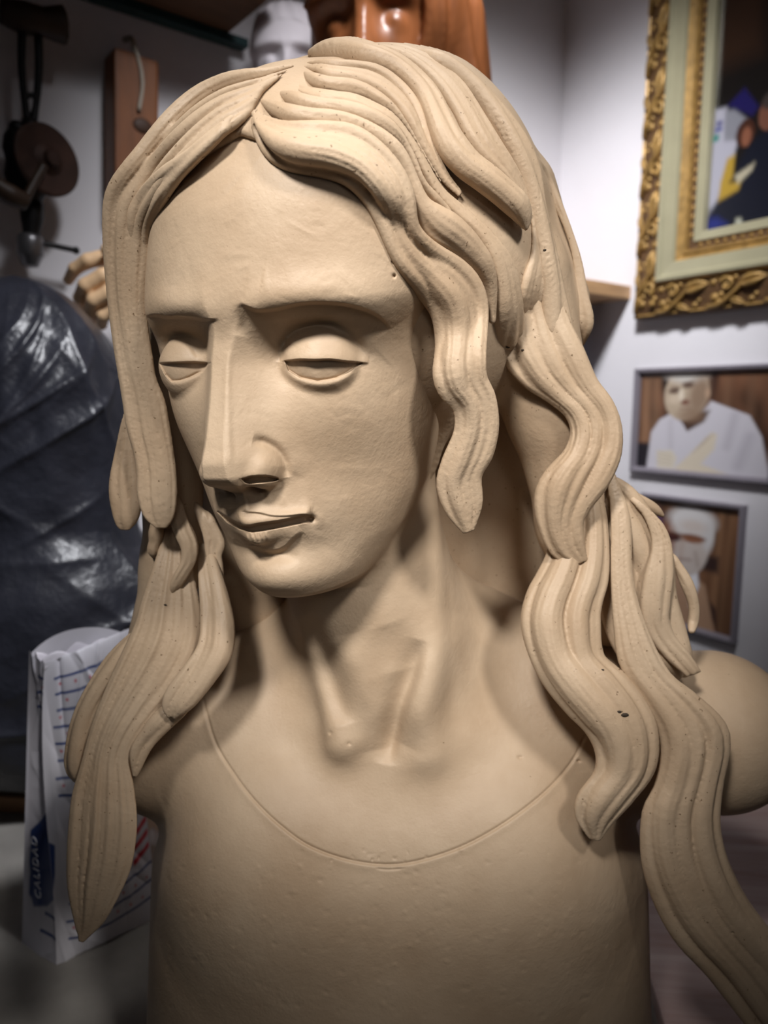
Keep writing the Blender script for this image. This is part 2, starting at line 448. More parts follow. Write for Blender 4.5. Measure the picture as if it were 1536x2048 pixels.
# ------------------------------------------------------------------ hair
def d_hair_base(P):
    L = to_local(P)
    x, y, z = L[:, 0], L[:, 1], L[:, 2]
    d = np.full(len(P), 1e3)
    m = z > -170
    if m.any():
        Lm = L[m].copy(); Lm[:, 0] -= mid_shift(Lm[:, 2])
        cp = d_skull(Lm)-4.0
        th = np.abs(np.arctan2(Lm[:, 0], Lm[:, 1]))
        zh = np.interp(th, [0, 0.45, 0.8, 1.05, 1.3, 1.6, 1.9, 2.4], [106, 92, 70, 48, 20, -50, -130, -170])
        cp = smax(cp, (zh-Lm[:, 2])*0.7, 4)
        d[m] = cp
    d = smin(d, ell(P, W(768, 520, 492), (107, 108, 124)), 12)
    for a, b, ra, rb in (((1040, 560, 462), (1100, 820, 472), 30, 26), ((1100, 820, 472), (1160, 1050, 482), 26, 26), ((1160, 1050, 482), (1215, 1240, 490), 26, 18),
                         ((850, 640, 560), (900, 1180, 600), 70, 60), ((1000, 760, 560), (1060, 1240, 570), 46, 34), ((1058, 375, 482), (1128, 600, 480), 15, 16),
                         ((400, 420, 480), (345, 800, 480), 30, 22), ((345, 800, 480), (345, 1130, 480), 22, 18), ((345, 1130, 480), (300, 1300, 472), 18, 16),
                         ((560, 640, 545), (520, 1180, 560), 60, 50)):
        d = smin(d, cap(P, W(*a), W(*b), ra, rb), 14)
    return d
def trace(fn, uv, y0=300., y1=640.):
    R = np.array([ray(u, v) for u, v in uv]); n = np.linalg.norm(R, axis=1)
    Y = np.full(len(R), y0); best = np.full(len(R), 1e9); yb = Y.copy(); act = np.ones(len(R), bool)
    for _ in range(70):
        d = fn(R*Y[:, None])
        m = act & (d < best); best[m] = d[m]; yb[m] = Y[m]
        act &= (d > 0.15) & (Y < y1)
        Y = np.where(act, Y+np.clip(d*0.75, 0.2, 60)/n, Y)
        if not act.any(): break
    return yb, best
def resample(p, n):
    p = dense(p, 12); s = np.r_[0, np.cumsum(np.linalg.norm(np.diff(p[:, :2], axis=0), axis=1))]
    t = np.linspace(0, s[-1], n)
    return np.stack([np.interp(t, s, p[:, i]) for i in range(p.shape[1])], 1)
def smooth1(a, k):
    if k < 1: return a
    p = np.r_[np.full(k, a[0]), a, np.full(k, a[-1])]
    w = np.hanning(2*k+3)[1:-1]; return np.convolve(p, w/w.sum(), 'valid')
def tube(C, r, sides=10, flat=1.0, face=None):
    """closed tube along C (n,3) with radii r; flat squeezes it along the sight line"""
    n = len(C); T = np.gradient(C, axis=0); T /= np.linalg.norm(T, axis=1)[:, None]+1e-9
    V = []
    for i in range(n):
        e = C[i]/np.linalg.norm(C[i]); s = np.cross(T[i], e); s /= np.linalg.norm(s)+1e-9; u = np.cross(s, T[i])
        a = np.linspace(0, 2*np.pi, sides, endpoint=False)
        V.append(C[i]+r[i]*(np.cos(a)[:, None]*s+flat*np.sin(a)[:, None]*u))
    V = np.array(V)
    # rounded ends
    def end(c, t, ring, rad):
        out = []
        for f, q in ((0.5, 0.866), (0.85, 0.53)):
            out.append(c+t*rad*f+(ring-c)*q)
        return out
    e0 = end(C[0], -T[0], V[0], r[0]); e1 = end(C[-1], T[-1], V[-1], r[-1])
    rings = [e0[1], e0[0]]+list(V)+[e1[0], e1[1]]
    P = np.concatenate(rings+[[C[0]-T[0]*r[0]], [C[-1]+T[-1]*r[-1]]])
    m = len(rings); F4 = []
    for i in range(m-1):
        for k in range(sides):
            a, b = i*sides+k, i*sides+(k+1) % sides
            F4.append((a, b, b+sides, a+sides))
    p0, p1 = m*sides, m*sides+1
    for k in range(sides):
        F4.append((p0, (k+1) % sides, k, -1)); F4.append((p1, (m-1)*sides+k, (m-1)*sides+(k+1) % sides, -1))
    return P, F4
LOCKS = []
def lock(A, B, n, Y=None, lift=2.0, fat=0.66, bulge=0.25, over=True, flat=0.9, sink=(9, 0), ws=None, streak=0.2):
    """a lock of n ridges between two traced edges; Y = distances along the edge (None: lie on the hair beneath);
    sink = how deep (mm) its root and its tip dip into what lies behind; ws = relative widths of the ridges"""
    LOCKS.append(dict(A=A, B=B, n=n, Y=Y, lift=lift, fat=fat, bulge=bulge, over=over, flat=flat, sink=sink, ws=ws, streak=streak))
def build_lock(k, i, body):
    N = 44 if len(k['A']) < 15 else 72
    A, B = resample(np.array(k['A'], float), N), resample(np.array(k['B'], float), N)
    n = k['n']; P_all, F_all, off = [], [], 0
    r_ = np.random.default_rng(100+i)
    wid = np.linalg.norm(B-A, axis=1)
    ws = np.array(k['ws'] if k['ws'] else r_.uniform(0.6, 1.5, n), float); ws = ws/ws.sum()
    edges = np.r_[0, np.cumsum(ws)]
    t = np.linspace(0, 1, N)
    def put(P, Fq):
        nonlocal off
        P_all.append(P); F_all.extend([tuple(x+off if x >= 0 else -1 for x in q) for q in Fq]); off += len(P)
    for j in range(n):
        f = 0.5*(edges[j]+edges[j+1])
        fv = np.clip(f+0.12*ws[j]*np.sin(t*r_.uniform(4, 9)+r_.uniform(0, 6))*(n > 1), 0.02, 0.98)
        uv = A+(B-A)*fv[:, None]
        rp = np.maximum(wid*ws[j]*k['fat']*0.88*r_.uniform(0.95, 1.15)*(1+0.10*np.sin(t*r_.uniform(6, 14)+r_.uniform(0, 6))), 2.6)
        ya = trace(d_hair_base, uv)[0]
        if k['Y'] is not None:
            ctl = k['Y']; tc = np.linspace(0, 1, len(ctl))
            num = np.array([np.nan if c is None else c for c in ctl], float)
            ok = ~np.isnan(num)
            yy = np.interp(t, tc[ok], num[ok])
            wgt = np.interp(t, tc, ok.astype(float))
            y = yy*wgt+(ya-k['lift'])*(1-wgt) if not ok.all() else yy
        else:
            y = ya-k['lift']
        y = smooth1(y, 3)
        rr = rp*y/F
        prof = 1-(2*f-1)**2
        y = y-prof*k['bulge']*wid*y/F*0.5
        if k['over']:
            yb, best = trace(body, uv); hit = best < 0.5
            y = np.where(hit, np.minimum(y, yb-0.45*rr), y); y = smooth1(y, 2)
        s0, s1 = np.clip(1-t/0.12, 0, 1)**2, np.clip(1-(1-t)/0.12, 0, 1)**2
        y = y+s0*k['sink'][0]+s1*k['sink'][1]
        rr = rr*(1-0.72*s0*(k['sink'][0] > 0)-0.3*s1)
        C = np.array([ray(*q) for q in uv])*y[:, None]
        put(*tube(C, rr, 14, k['flat']))
        if n > 1 and j < n-1:            # backing, keeps the lock solid between its ridges
            uv2 = A+(B-A)*edges[j+1]
            C2 = np.array([ray(*q) for q in uv2])*(y+0.7*rr)[:, None]
            put(*tube(C2, rr*0.95, 8, 1.0))
    return np.concatenate(P_all), F_all, A, B
def streaks(V, A, B, i, amp):
    """comb marks along the flow of the lock, as a push along the sight line"""
    r_ = np.random.default_rng(500+i)
    A, B = resample(A, 260), resample(B, 260)
    u, v = pix(V); Q = np.c_[u, v]
    best = np.full(len(Q), 1e9); f = np.zeros(len(Q)); tt = np.zeros(len(Q))
    for j in range(len(A)):
        s = B[j]-A[j]; l2 = (s*s).sum()+1e-6
        q = np.clip(((Q-A[j])@s)/l2, -0.2, 1.2); e = ((Q-A[j]-q[:, None]*s)**2).sum(1)
        m = e < best; best[m] = e[m]; f[m] = q[m]; tt[m] = j/(len(A)-1)
    wpx = np.linalg.norm(B-A, axis=1).mean()
    h = np.zeros(len(Q))
    for _ in range(7):
        nn = r_.uniform(wpx/26, wpx/9); ph = r_.uniform(0, 6.3); wob = r_.uniform(0, 2.0); wf = r_.uniform(3, 12)
        env = np.clip(np.sin(tt*r_.uniform(5, 18)+r_.uniform(0, 6.3))*0.8+0.4, 0, 1)
        h += env*np.sin(2*np.pi*f*nn+ph+wob*np.sin(tt*wf+r_.uniform(0, 6)))
    return V+V/np.linalg.norm(V, axis=1)[:, None]*(h*amp*0.5)[:, None]
# --- right of the parting (as one looks at it)
lock([(500, 226), (503, 262), (530, 306), (570, 330), (636, 344), (688, 362), (727, 400), (753, 446), (786, 524), (826, 581), (862, 634), (872, 695), (867, 755), (880, 792), (908, 822), (910, 867), (887, 924), (876, 972), (892, 1025), (925, 1067)],
     [(512, 212), (537, 231), (584, 247), (662, 251), (709, 258), (746, 279), (779, 310), (805, 347), (822, 390), (833, 450), (868, 490), (920, 522), (958, 560), (974, 610), (972, 700), (974, 748), (991, 788), (997, 845), (985, 902), (961, 946), (964, 1003), (950, 1058)], 4,
     [None, None, None, None, None, None, None, None, None, None, 386, 392, 397, 401, 404, 405], lift=5, fat=0.68, ws=[1.0, 1.3, 0.8, 1.1], sink=(3, 0))
lock([(510, 205), (537, 229), (584, 246), (662, 250), (709, 257), (746, 278), (779, 309), (805, 346), (821, 387), (832, 440), (850, 475), (900, 506), (945, 540), (968, 580), (975, 640)],
     [(520, 190), (545, 197), (584, 213), (626, 223), (688, 231), (740, 249), (787, 278), (815, 310), (838, 360), (860, 400), (895, 425), (930, 450), (965, 491), (990, 543), (994, 640)], 1, lift=4, fat=0.58)
lock([(545, 194), (584, 212), (626, 222), (688, 230), (740, 248), (787, 277), (815, 309), (838, 357), (862, 397), (890, 420)],
     [(574, 179), (621, 197), (662, 205), (714, 215), (761, 234), (800, 262), (831, 314), (852, 366), (882, 400), (905, 425)], 1, lift=3, fat=0.58)
lock([(574, 178), (621, 197), (662, 205), (714, 215), (761, 234), (800, 262), (831, 314), (858, 370), (895, 420), (940, 460), (975, 520), (990, 600), (985, 680)],
     [(592, 152), (615, 169), (662, 181), (714, 190), (753, 208), (787, 229), (820, 270), (850, 320), (885, 380), (930, 420), (990, 475), (1028, 530), (1045, 600), (1050, 690)], 2, lift=2, fat=0.64, sink=(9, 12))
lock([(592, 151), (615, 168), (662, 180), (714, 189), (753, 207), (787, 228), (820, 268), (850, 318), (880, 365)],
     [(620, 141), (662, 161), (714, 168), (753, 184), (792, 213), (820, 252), (852, 308), (884, 362)], 1, lift=2.5, fat=0.58)
lock([(598, 140), (636, 147), (662, 161), (714, 168), (753, 184), (792, 213), (820, 254), (850, 312), (882, 362), (915, 395)],
     [(605, 121), (649, 117), (701, 121), (753, 131), (790, 153), (824, 187), (842, 220), (855, 260), (874, 303), (895, 345), (925, 380)], 2, lift=2, fat=0.58)
lock([(600, 114), (649, 110), (701, 114), (753, 124), (797, 146), (832, 181), (852, 225), (878, 293), (912, 334), (946, 360), (987, 394), (1016, 423), (1034, 446), (1048, 462)],
     [(660, 94), (720, 100), (770, 112), (815, 132), (852, 162), (878, 191), (904, 241), (925, 280), (956, 321), (993, 350), (1029, 381), (1053, 405), (1062, 436), (1056, 458)], 2, lift=9, fat=0.62)
lock([(690, 94), (760, 100), (820, 124), (870, 168), (905, 218), (930, 272), (960, 317), (1000, 352), (1035, 384), (1060, 430), (1062, 500), (1045, 560), (1025, 640)],
     [(740, 90), (820, 102), (880, 128), (930, 170), (970, 232), (1005, 292), (1035, 342), (1062, 400), (1078, 450), (1090, 520), (1085, 580), (1075, 650)], 3, lift=1, fat=0.64, sink=(9, 12))
lock([(800, 98), (870, 122), (940, 172), (990, 242), (1030, 312), (1056, 372), (1072, 440), (1082, 500), (1090, 560), (1085, 640)],
     [(870, 120), (940, 162), (1000, 228), (1046, 292), (1070, 352), (1080, 420), (1095, 480), (1110, 540), (1125, 610), (1150, 690)], 2, lift=1, fat=0.62)
lock([(1050, 290), (1078, 345), (1104, 400), (1128, 455), (1144, 510), (1150, 570), (1154, 630), (1160, 684)],
     [(1060, 290), (1100, 350), (1130, 425), (1160, 515), (1172, 590), (1184, 650), (1168, 694)], 2, [None, 464, 462, 462, 462, 466], lift=1, fat=0.62, sink=(6, 8))
# the long waving lock beside the neck
lock([(992, 540), (1000, 650), (1010, 715), (1045, 765), (1095, 800), (1130, 830), (1142, 867), (1128, 910), (1092, 950), (1073, 990), (1078, 1050), (1105, 1110), (1145, 1131)],
     [(1090, 520), (1138, 640), (1164, 695), (1191, 766), (1221, 810), (1235, 854), (1232, 906), (1208, 960), (1175, 1005), (1160, 1040), (1164, 1080), (1176, 1116)], 4,
     [None, 440, 440, 440, 438, 437, 437, 437, 438], lift=-4, fat=0.7, bulge=0.3, ws=[0.7, 1.1, 1.0, 1.4], sink=(10, 0))
# mass behind and beside it, falling on the shoulder
lock([(1165, 985), (1172, 1080), (1190, 1180), (1225, 1290), (1290, 1370)],
     [(1222, 945), (1290, 1005), (1340, 1090), (1345, 1200), (1395, 1335)], 5, [462, 462, 460, 456, 448], fat=0.72, bulge=0.1, sink=(14, 8))
lock([(1230, 960), (1268, 1000), (1300, 1022), (1322, 1036)], [(1236, 952), (1275, 985), (1310, 1008), (1328, 1026)], 1, [464, 466, 468], fat=0.7)
lock([(1240, 985), (1287, 1031), (1306, 1092), (1288, 1165), (1282, 1220), (1293, 1266), (1328, 1312), (1370, 1352)],
     [(1250, 975), (1326, 1050), (1347, 1128), (1340, 1200), (1337, 1235), (1350, 1272), (1379, 1307), (1403, 1340)], 3, [456, 452, 448, 446, 444, 440], fat=0.64)
lock([(1335, 1108), (1362, 1165), (1378, 1215), (1376, 1258)], [(1347, 1100), (1386, 1170), (1398, 1215), (1391, 1264)], 1, [462, 458, 456], fat=0.62, sink=(6, -6))
lock([(1118, 950), (1112, 1040), (1098, 1110), (1075, 1155), (1055, 1190), (1042, 1240), (1053, 1297), (1082, 1358), (1128, 1414), (1169, 1455), (1191, 1500), (1189, 1545), (1156, 1593), (1152, 1634), (1178, 1678)],
     [(1192, 940), (1208, 1010), (1217, 1090), (1214, 1155), (1200, 1205), (1196, 1245), (1206, 1317), (1256, 1368), (1297, 1425), (1312, 1476), (1306, 1537), (1266, 1593), (1228, 1639), (1203, 1680)], 4,
     [456, 452, 444, 434, 426, 420, 414, 409, 406], fat=0.7, bulge=0.3, ws=[0.7, 1.5, 1.2, 0.6], sink=(8, 0))
lock([(1186, 900), (1212, 960), (1222, 1040), (1222, 1153), (1228, 1245), (1240, 1327), (1280, 1389), (1313, 1450), (1323, 1511), (1308, 1578), (1284, 1629), (1283, 1716), (1308, 1798), (1350, 1872), (1420, 1948), (1500, 2060)],
     [(1220, 895), (1232, 950), (1260, 1035), (1266, 1153), (1290, 1245), (1338, 1345), (1395, 1394), (1446, 1445), (1456, 1491), (1442, 1563), (1436, 1639), (1452, 1716), (1492, 1798), (1545, 1868), (1610, 1950), (1680, 2050)], 5,
     [458, 450, 440, 430, 424, 420, 418, 418, 420, 424, 428], fat=0.72, bulge=0.22, ws=[0.8, 1.3, 1.0, 1.2, 0.7], sink=(8, 0))
# --- left of the parting
lock([(594, 124), (545, 134), (501, 140), (446, 155), (391, 185), (337, 234), (282, 300), (235, 358), (218, 402), (214, 480), (217, 560), (224, 640), (234, 715), (246, 790), (255, 850), (270, 905), (276, 950), (276, 990), (288, 1032), (312, 1056)],
     [(528, 180), (508, 200), (498, 228), (469, 256), (446, 272), (419, 299), (378, 340), (339, 384), (316, 426), (300, 470), (296, 520), (291, 600), (292, 650), (302, 715), (310, 760), (328, 805), (337, 850), (345, 900), (352, 960), (352, 1010), (345, 1040), (333, 1056)], 6,
     [None, None, None, None, None, 410, 416, 421, 425, 428, 430, 432, 434], lift=4, fat=0.72, bulge=0.15, sink=(4, 0))
lock([(474, 250), (446, 268), (419, 296), (378, 338), (338, 386), (318, 426), (304, 466), (299, 540)], [(490, 215), (455, 240), (415, 268), (370, 305), (320, 345), (278, 395), (258, 440), (262, 540)], 2, [None, None, None, None, 408, 418], lift=7, fat=0.64, sink=(9, 14))
lock([(254, 800), (236, 877), (220, 945), (218, 990), (229, 1045), (240, 1060)], [(258, 805), (268, 890), (275, 945), (282, 1000), (277, 1035), (262, 1058)], 3, [446, 446, 446, 446], fat=0.66)
lock([(352, 985), (345, 1035), (352, 1062), (363, 1090), (361, 1120), (346, 1150), (339, 1174), (343, 1187)],
     [(362, 990), (374, 1040), (392, 1085), (393, 1115), (383, 1140), (368, 1165), (350, 1187)], 2, [448, 446, 444, 444], fat=0.66)
lock([(385, 1000), (406, 1065), (411, 1112), (416, 1150), (425, 1200)], [(420, 1030), (448, 1085), (442, 1115), (448, 1150), (456, 1205)], 3, [462, 460, 458, 456], fat=0.55)
lock([(300, 1030), (297, 1075), (293, 1095), (303, 1117)], [(330, 1040), (325, 1080), (318, 1105), (308, 1117)], 1, [456, 456, 456], fat=0.55)
lock([(328, 1040), (314, 1109), (294, 1171), (280, 1213), (268, 1254), (238, 1320), (208, 1390), (182, 1462), (164, 1530), (148, 1590), (141, 1650), (136, 1725), (137, 1775), (147, 1838), (156, 1882)],
     [(372, 1040), (385, 1130), (398, 1200), (404, 1250), (398, 1305), (365, 1365), (320, 1418), (277, 1472), (258, 1520), (265, 1580), (271, 1650), (262, 1730), (237, 1793), (206, 1848), (168, 1884)], 8,
     [458, 452, 446, 440, 434, 428, 424, 420, 418, 418, 420], fat=0.70, bulge=0.22, flat=0.9, ws=[1.6, 0.9, 1.2, 0.7, 1.0, 0.6, 1.1, 0.8], streak=0.35)
lock([(396, 1085), (398, 1150), (402, 1230), (396, 1290), (368, 1340), (336, 1385), (326, 1413), (333, 1434)],
     [(418, 1080), (436, 1140), (454, 1205), (464, 1260), (461, 1307), (432, 1357), (395, 1401), (355, 1433)], 3, [466, 448, 438, 428, 422, 418], fat=0.7, bulge=0.3, ws=[0.8, 0.7, 1.5])
lock([(322, 1415), (286, 1460), (263, 1500), (262, 1550)], [(388, 1407), (340, 1455), (300, 1500), (276, 1555)], 2, [428, 425, 422], fat=0.62)
lock([(268, 1256), (215, 1310), (175, 1370), (150, 1420), (134, 1470), (126, 1520), (133, 1550), (148, 1565)],
     [(300, 1256), (255, 1330), (215, 1400), (195, 1450), (182, 1500), (172, 1540), (162, 1563)], 3, [450, 446, 442, 438, 434, 432], fat=0.64)
def build_hair(parent, mat, voxel=0.9):
    vb, fb = surface(d_hair_base, (-240, 310, -230), (335, 660, 190), 2.2, 6)
    base = mesh_from('hair', m_(vb), fb, mat, True, parent)
    for i, k in enumerate(LOCKS):
        P, Fc, A, B = build_lock(k, i, d_bust)
        me = bpy.data.meshes.new('hair_lock'); me.from_pydata([tuple(p) for p in P], [], [q if q[3] >= 0 else q[:3] for q in Fc]); me.update()
        o = bpy.data.objects.new('hair_lock', me); bpy.context.collection.objects.link(o)
        md = o.modifiers.new('r', 'REMESH'); md.mode = 'VOXEL'; md.voxel_size = voxel
        ms = o.modifiers.new('s', 'SMOOTH'); ms.factor = 0.5; ms.iterations = 2
        dg = bpy.context.evaluated_depsgraph_get(); ev = o.evaluated_get(dg)
        new = bpy.data.meshes.new_from_object(ev); o.modifiers.clear(); o.data = new
        bpy.data.meshes.remove(me); new.name = 'hair_lock'
        V = np.zeros(len(new.vertices)*3, np.float32); new.vertices.foreach_get('co', V); V = V.reshape(-1, 3).astype(float)
        V = m_(streaks(V, A, B, i, k['streak']))
        new.vertices.foreach_set('co', V.astype(np.float32).ravel())
        new.materials.clear(); new.materials.append(mat)
        new.polygons.foreach_set('use_smooth', np.ones(len(new.polygons), bool)); new.update()
        o.parent = base
    return base
# ------------------------------------------------------------------ materials
def mat(name, col, rough=0.6, var=0.0, vscale=30, bump=0.0, bscale=120, spec=0.4, metal=0.0, stretch=(1, 1, 1), col2=None, detail=5, coat=0.0, bdist=0.002):
    m = bpy.data.materials.new(name); m.use_nodes = True; nt = m.node_tree; b = nt.nodes['Principled BSDF']
    b.inputs['Base Color'].default_value = (*col, 1); b.inputs['Roughness'].default_value = rough
    b.inputs['Specular IOR Level'].default_value = spec; b.inputs['Metallic'].default_value = metal; b.inputs['Coat Weight'].default_value = coat
    tc = nt.nodes.new('ShaderNodeTexCoord'); mp = nt.nodes.new('ShaderNodeMapping'); mp.inputs['Scale'].default_value = stretch
    nt.links.new(tc.outputs['Object'], mp.inputs['Vector'])
    if var > 0 or col2:
        n = nt.nodes.new('ShaderNodeTexNoise'); n.inputs['Scale'].default_value = vscale; n.inputs['Detail'].default_value = detail
        nt.links.new(mp.outputs[0], n.inputs['Vector'])
        mx = nt.nodes.new('ShaderNodeMix'); mx.data_type = 'RGBA'
        c2 = col2 or tuple(min(1, c*(1+var)) for c in col)
        c1 = col if col2 else tuple(c*(1-var) for c in col)
        mx.inputs[6].default_value = (*c1, 1); mx.inputs[7].default_value = (*c2, 1)
        cr = nt.nodes.new('ShaderNodeMapRange'); cr.inputs[1].default_value = 0.3; cr.inputs[2].default_value = 0.7
        nt.links.new(n.outputs['Fac'], cr.inputs[0]); nt.links.new(cr.outputs[0], mx.inputs[0]); nt.links.new(mx.outputs[2], b.inputs['Base Color'])
    if bump > 0:
        n2 = nt.nodes.new('ShaderNodeTexNoise'); n2.inputs['Scale'].default_value = bscale; n2.inputs['Detail'].default_value = 6
        nt.links.new(mp.outputs[0], n2.inputs['Vector'])
        bp = nt.nodes.new('ShaderNodeBump'); bp.inputs['Strength'].default_value = bump; bp.inputs['Distance'].default_value = bdist
        nt.links.new(n2.outputs['Fac'], bp.inputs['Height']); nt.links.new(bp.outputs[0], b.inputs['Normal'])
    return m
def print_mat(name, rough=0.35):
    m = bpy.data.materials.new(name); m.use_nodes = True; nt = m.node_tree; b = nt.nodes['Principled BSDF']
    a = nt.nodes.new('ShaderNodeAttribute'); a.attribute_name = 'ink'
    nt.links.new(a.outputs['Color'], b.inputs['Base Color']); b.inputs['Roughness'].default_value = rough
    return m
def lin(r, g, b):
    return tuple(((c/255)/12.92 if c <= 10 else ((c/255+0.055)/1.055)**2.4) for c in (r, g, b))
# ------------------------------------------------------------------ mesh builder (metres)
class MB:
    def __init__(self): self.v = []; self.f = []; self.mi = []; self.n = 0
    def add(self, V, Fs, mi=0):
        V = np.asarray(V, float); self.v.append(V); self.f += [tuple(i+self.n for i in q) for q in Fs]; self.mi += [mi]*len(Fs); self.n += len(V)
        return self
    def box(self, lo, hi, mi=0, bev=0.0, rot=None, at=(0, 0, 0)):
        bm = bmesh.new(); bmesh.ops.create_cube(bm, size=1)
        lo, hi = np.array(lo, float), np.array(hi, float); c = (lo+hi)/2; s = hi-lo
        for q in bm.verts: q.co = Vector((q.co.x*s[0]+c[0], q.co.y*s[1]+c[1], q.co.z*s[2]+c[2]))
        if bev: bmesh.ops.bevel(bm, geom=bm.edges[:], offset=bev, segments=2, affect='EDGES', profile=0.6)
        bm.verts.index_update(); V = np.array([q.co[:] for q in bm.verts])
        if rot is not None: V = V@np.asarray(rot).T
        self.add(V+np.asarray(at), [tuple(x.index for x in f.verts) for f in bm.faces], mi); bm.free(); return self
    def lathe(self, prof, a, axis, seg=24, mi=0):
        """prof = [(distance along axis, radius)], closed ends"""
        a, ax = np.asarray(a, float), np.asarray(axis, float)/np.linalg.norm(axis)
        e = np.cross(ax, [0, 0, 1.0]) if abs(ax[2]) < 0.9 else np.cross(ax, [1.0, 0, 0]); e /= np.linalg.norm(e); g = np.cross(ax, e)
        th = np.linspace(0, 2*np.pi, seg, endpoint=False); V = []
        for d, r in prof: V.append(a+ax*d+r*(np.cos(th)[:, None]*e+np.sin(th)[:, None]*g))
        n = len(prof); Fs = [(i*seg+k, i*seg+(k+1) % seg, (i+1)*seg+(k+1) % seg, (i+1)*seg+k) for i in range(n-1) for k in range(seg)]
        Fs += [tuple(range(seg))[::-1], tuple(range((n-1)*seg, n*seg))]
        return self.add(np.concatenate(V), Fs, mi)
    def tube(self, C, r, sides=10, mi=0):
        C = np.asarray(C, float); C = resample(C, max(8, 4*len(C))) if len(C) > 2 else np.linspace(C[0], C[1], 6)
        n = len(C); r = np.interp(np.linspace(0, 1, n), np.linspace(0, 1, len(np.atleast_1d(r))), np.atleast_1d(r))
        T = np.gradient(C, axis=0); T /= np.linalg.norm(T, axis=1)[:, None]+1e-12
        up = np.array([0.13, 0.31, 0.94]); V = []
        for i in range(n):
            s = np.cross(T[i], up); s /= np.linalg.norm(s)+1e-12; u = np.cross(s, T[i])
            th = np.linspace(0, 2*np.pi, sides, endpoint=False); V.append(C[i]+r[i]*(np.cos(th)[:, None]*s+np.sin(th)[:, None]*u))
        Fs = [(i*sides+k, i*sides+(k+1) % sides, (i+1)*sides+(k+1) % sides, (i+1)*sides+k) for i in range(n-1) for k in range(sides)]
        Fs += [tuple(range(sides))[::-1], tuple(range((n-1)*sides, n*sides))]
        return self.add(np.concatenate(V), Fs, mi)
    def ball(self, c, r, rot=None, seg=12, mi=0):
        r = np.broadcast_to(np.asarray(r, float), (3,)); m = seg//2; V = [[0, 0, 1.0]]
        for i in range(1, m):
            p = np.pi*i/m
            for k in range(seg): V.append([math.sin(p)*math.cos(2*np.pi*k/seg), math.sin(p)*math.sin(2*np.pi*k/seg), math.cos(p)])
        V.append([0, 0, -1.0]); V = np.array(V)*r
        if rot is not None: V = V@np.asarray(rot).T
        Fs = [(0, 1+k, 1+(k+1) % seg) for k in range(seg)]
        for i in range(m-2):
            for k in range(seg): Fs.append((1+i*seg+k, 1+(i+1)*seg+k, 1+(i+1)*seg+(k+1) % seg, 1+i*seg+(k+1) % seg))
        L = len(V)-1; b = 1+(m-2)*seg
        Fs += [(b+(k+1) % seg, b+k, L) for k in range(seg)]
        return self.add(V+np.asarray(c), Fs, mi)
    def build(self, name, mats, parent=None, smooth=False, M=None):
        me = bpy.data.meshes.new(name); V = np.concatenate(self.v)
        if M is not None: V = V@M[:3, :3].T+M[:3, 3]
        me.from_pydata([tuple(p) for p in V], [], self.f)
        for m in (mats if isinstance(mats, (list, tuple)) else [mats]): me.materials.append(m)
        me.polygons.foreach_set('material_index', self.mi)
        if smooth: me.polygons.foreach_set('use_smooth', [True]*len(me.polygons))
        me.update(); o = bpy.data.objects.new(name, me); bpy.context.collection.objects.link(o)
        if parent: o.parent = parent
        return o
def tag(o, label=None, cat=None, group=None, kind=None):
    if label: o['label'] = label
    if cat: o['category'] = cat
    if group: o['group'] = group
    if kind: o['kind'] = kind
    return o
def empty(name, M=None):
    o = bpy.data.objects.new(name, None); o.empty_display_size = 0.05; bpy.context.collection.objects.link(o)
    if M is not None: o.matrix_world = Matrix([list(r) for r in M])
    return o
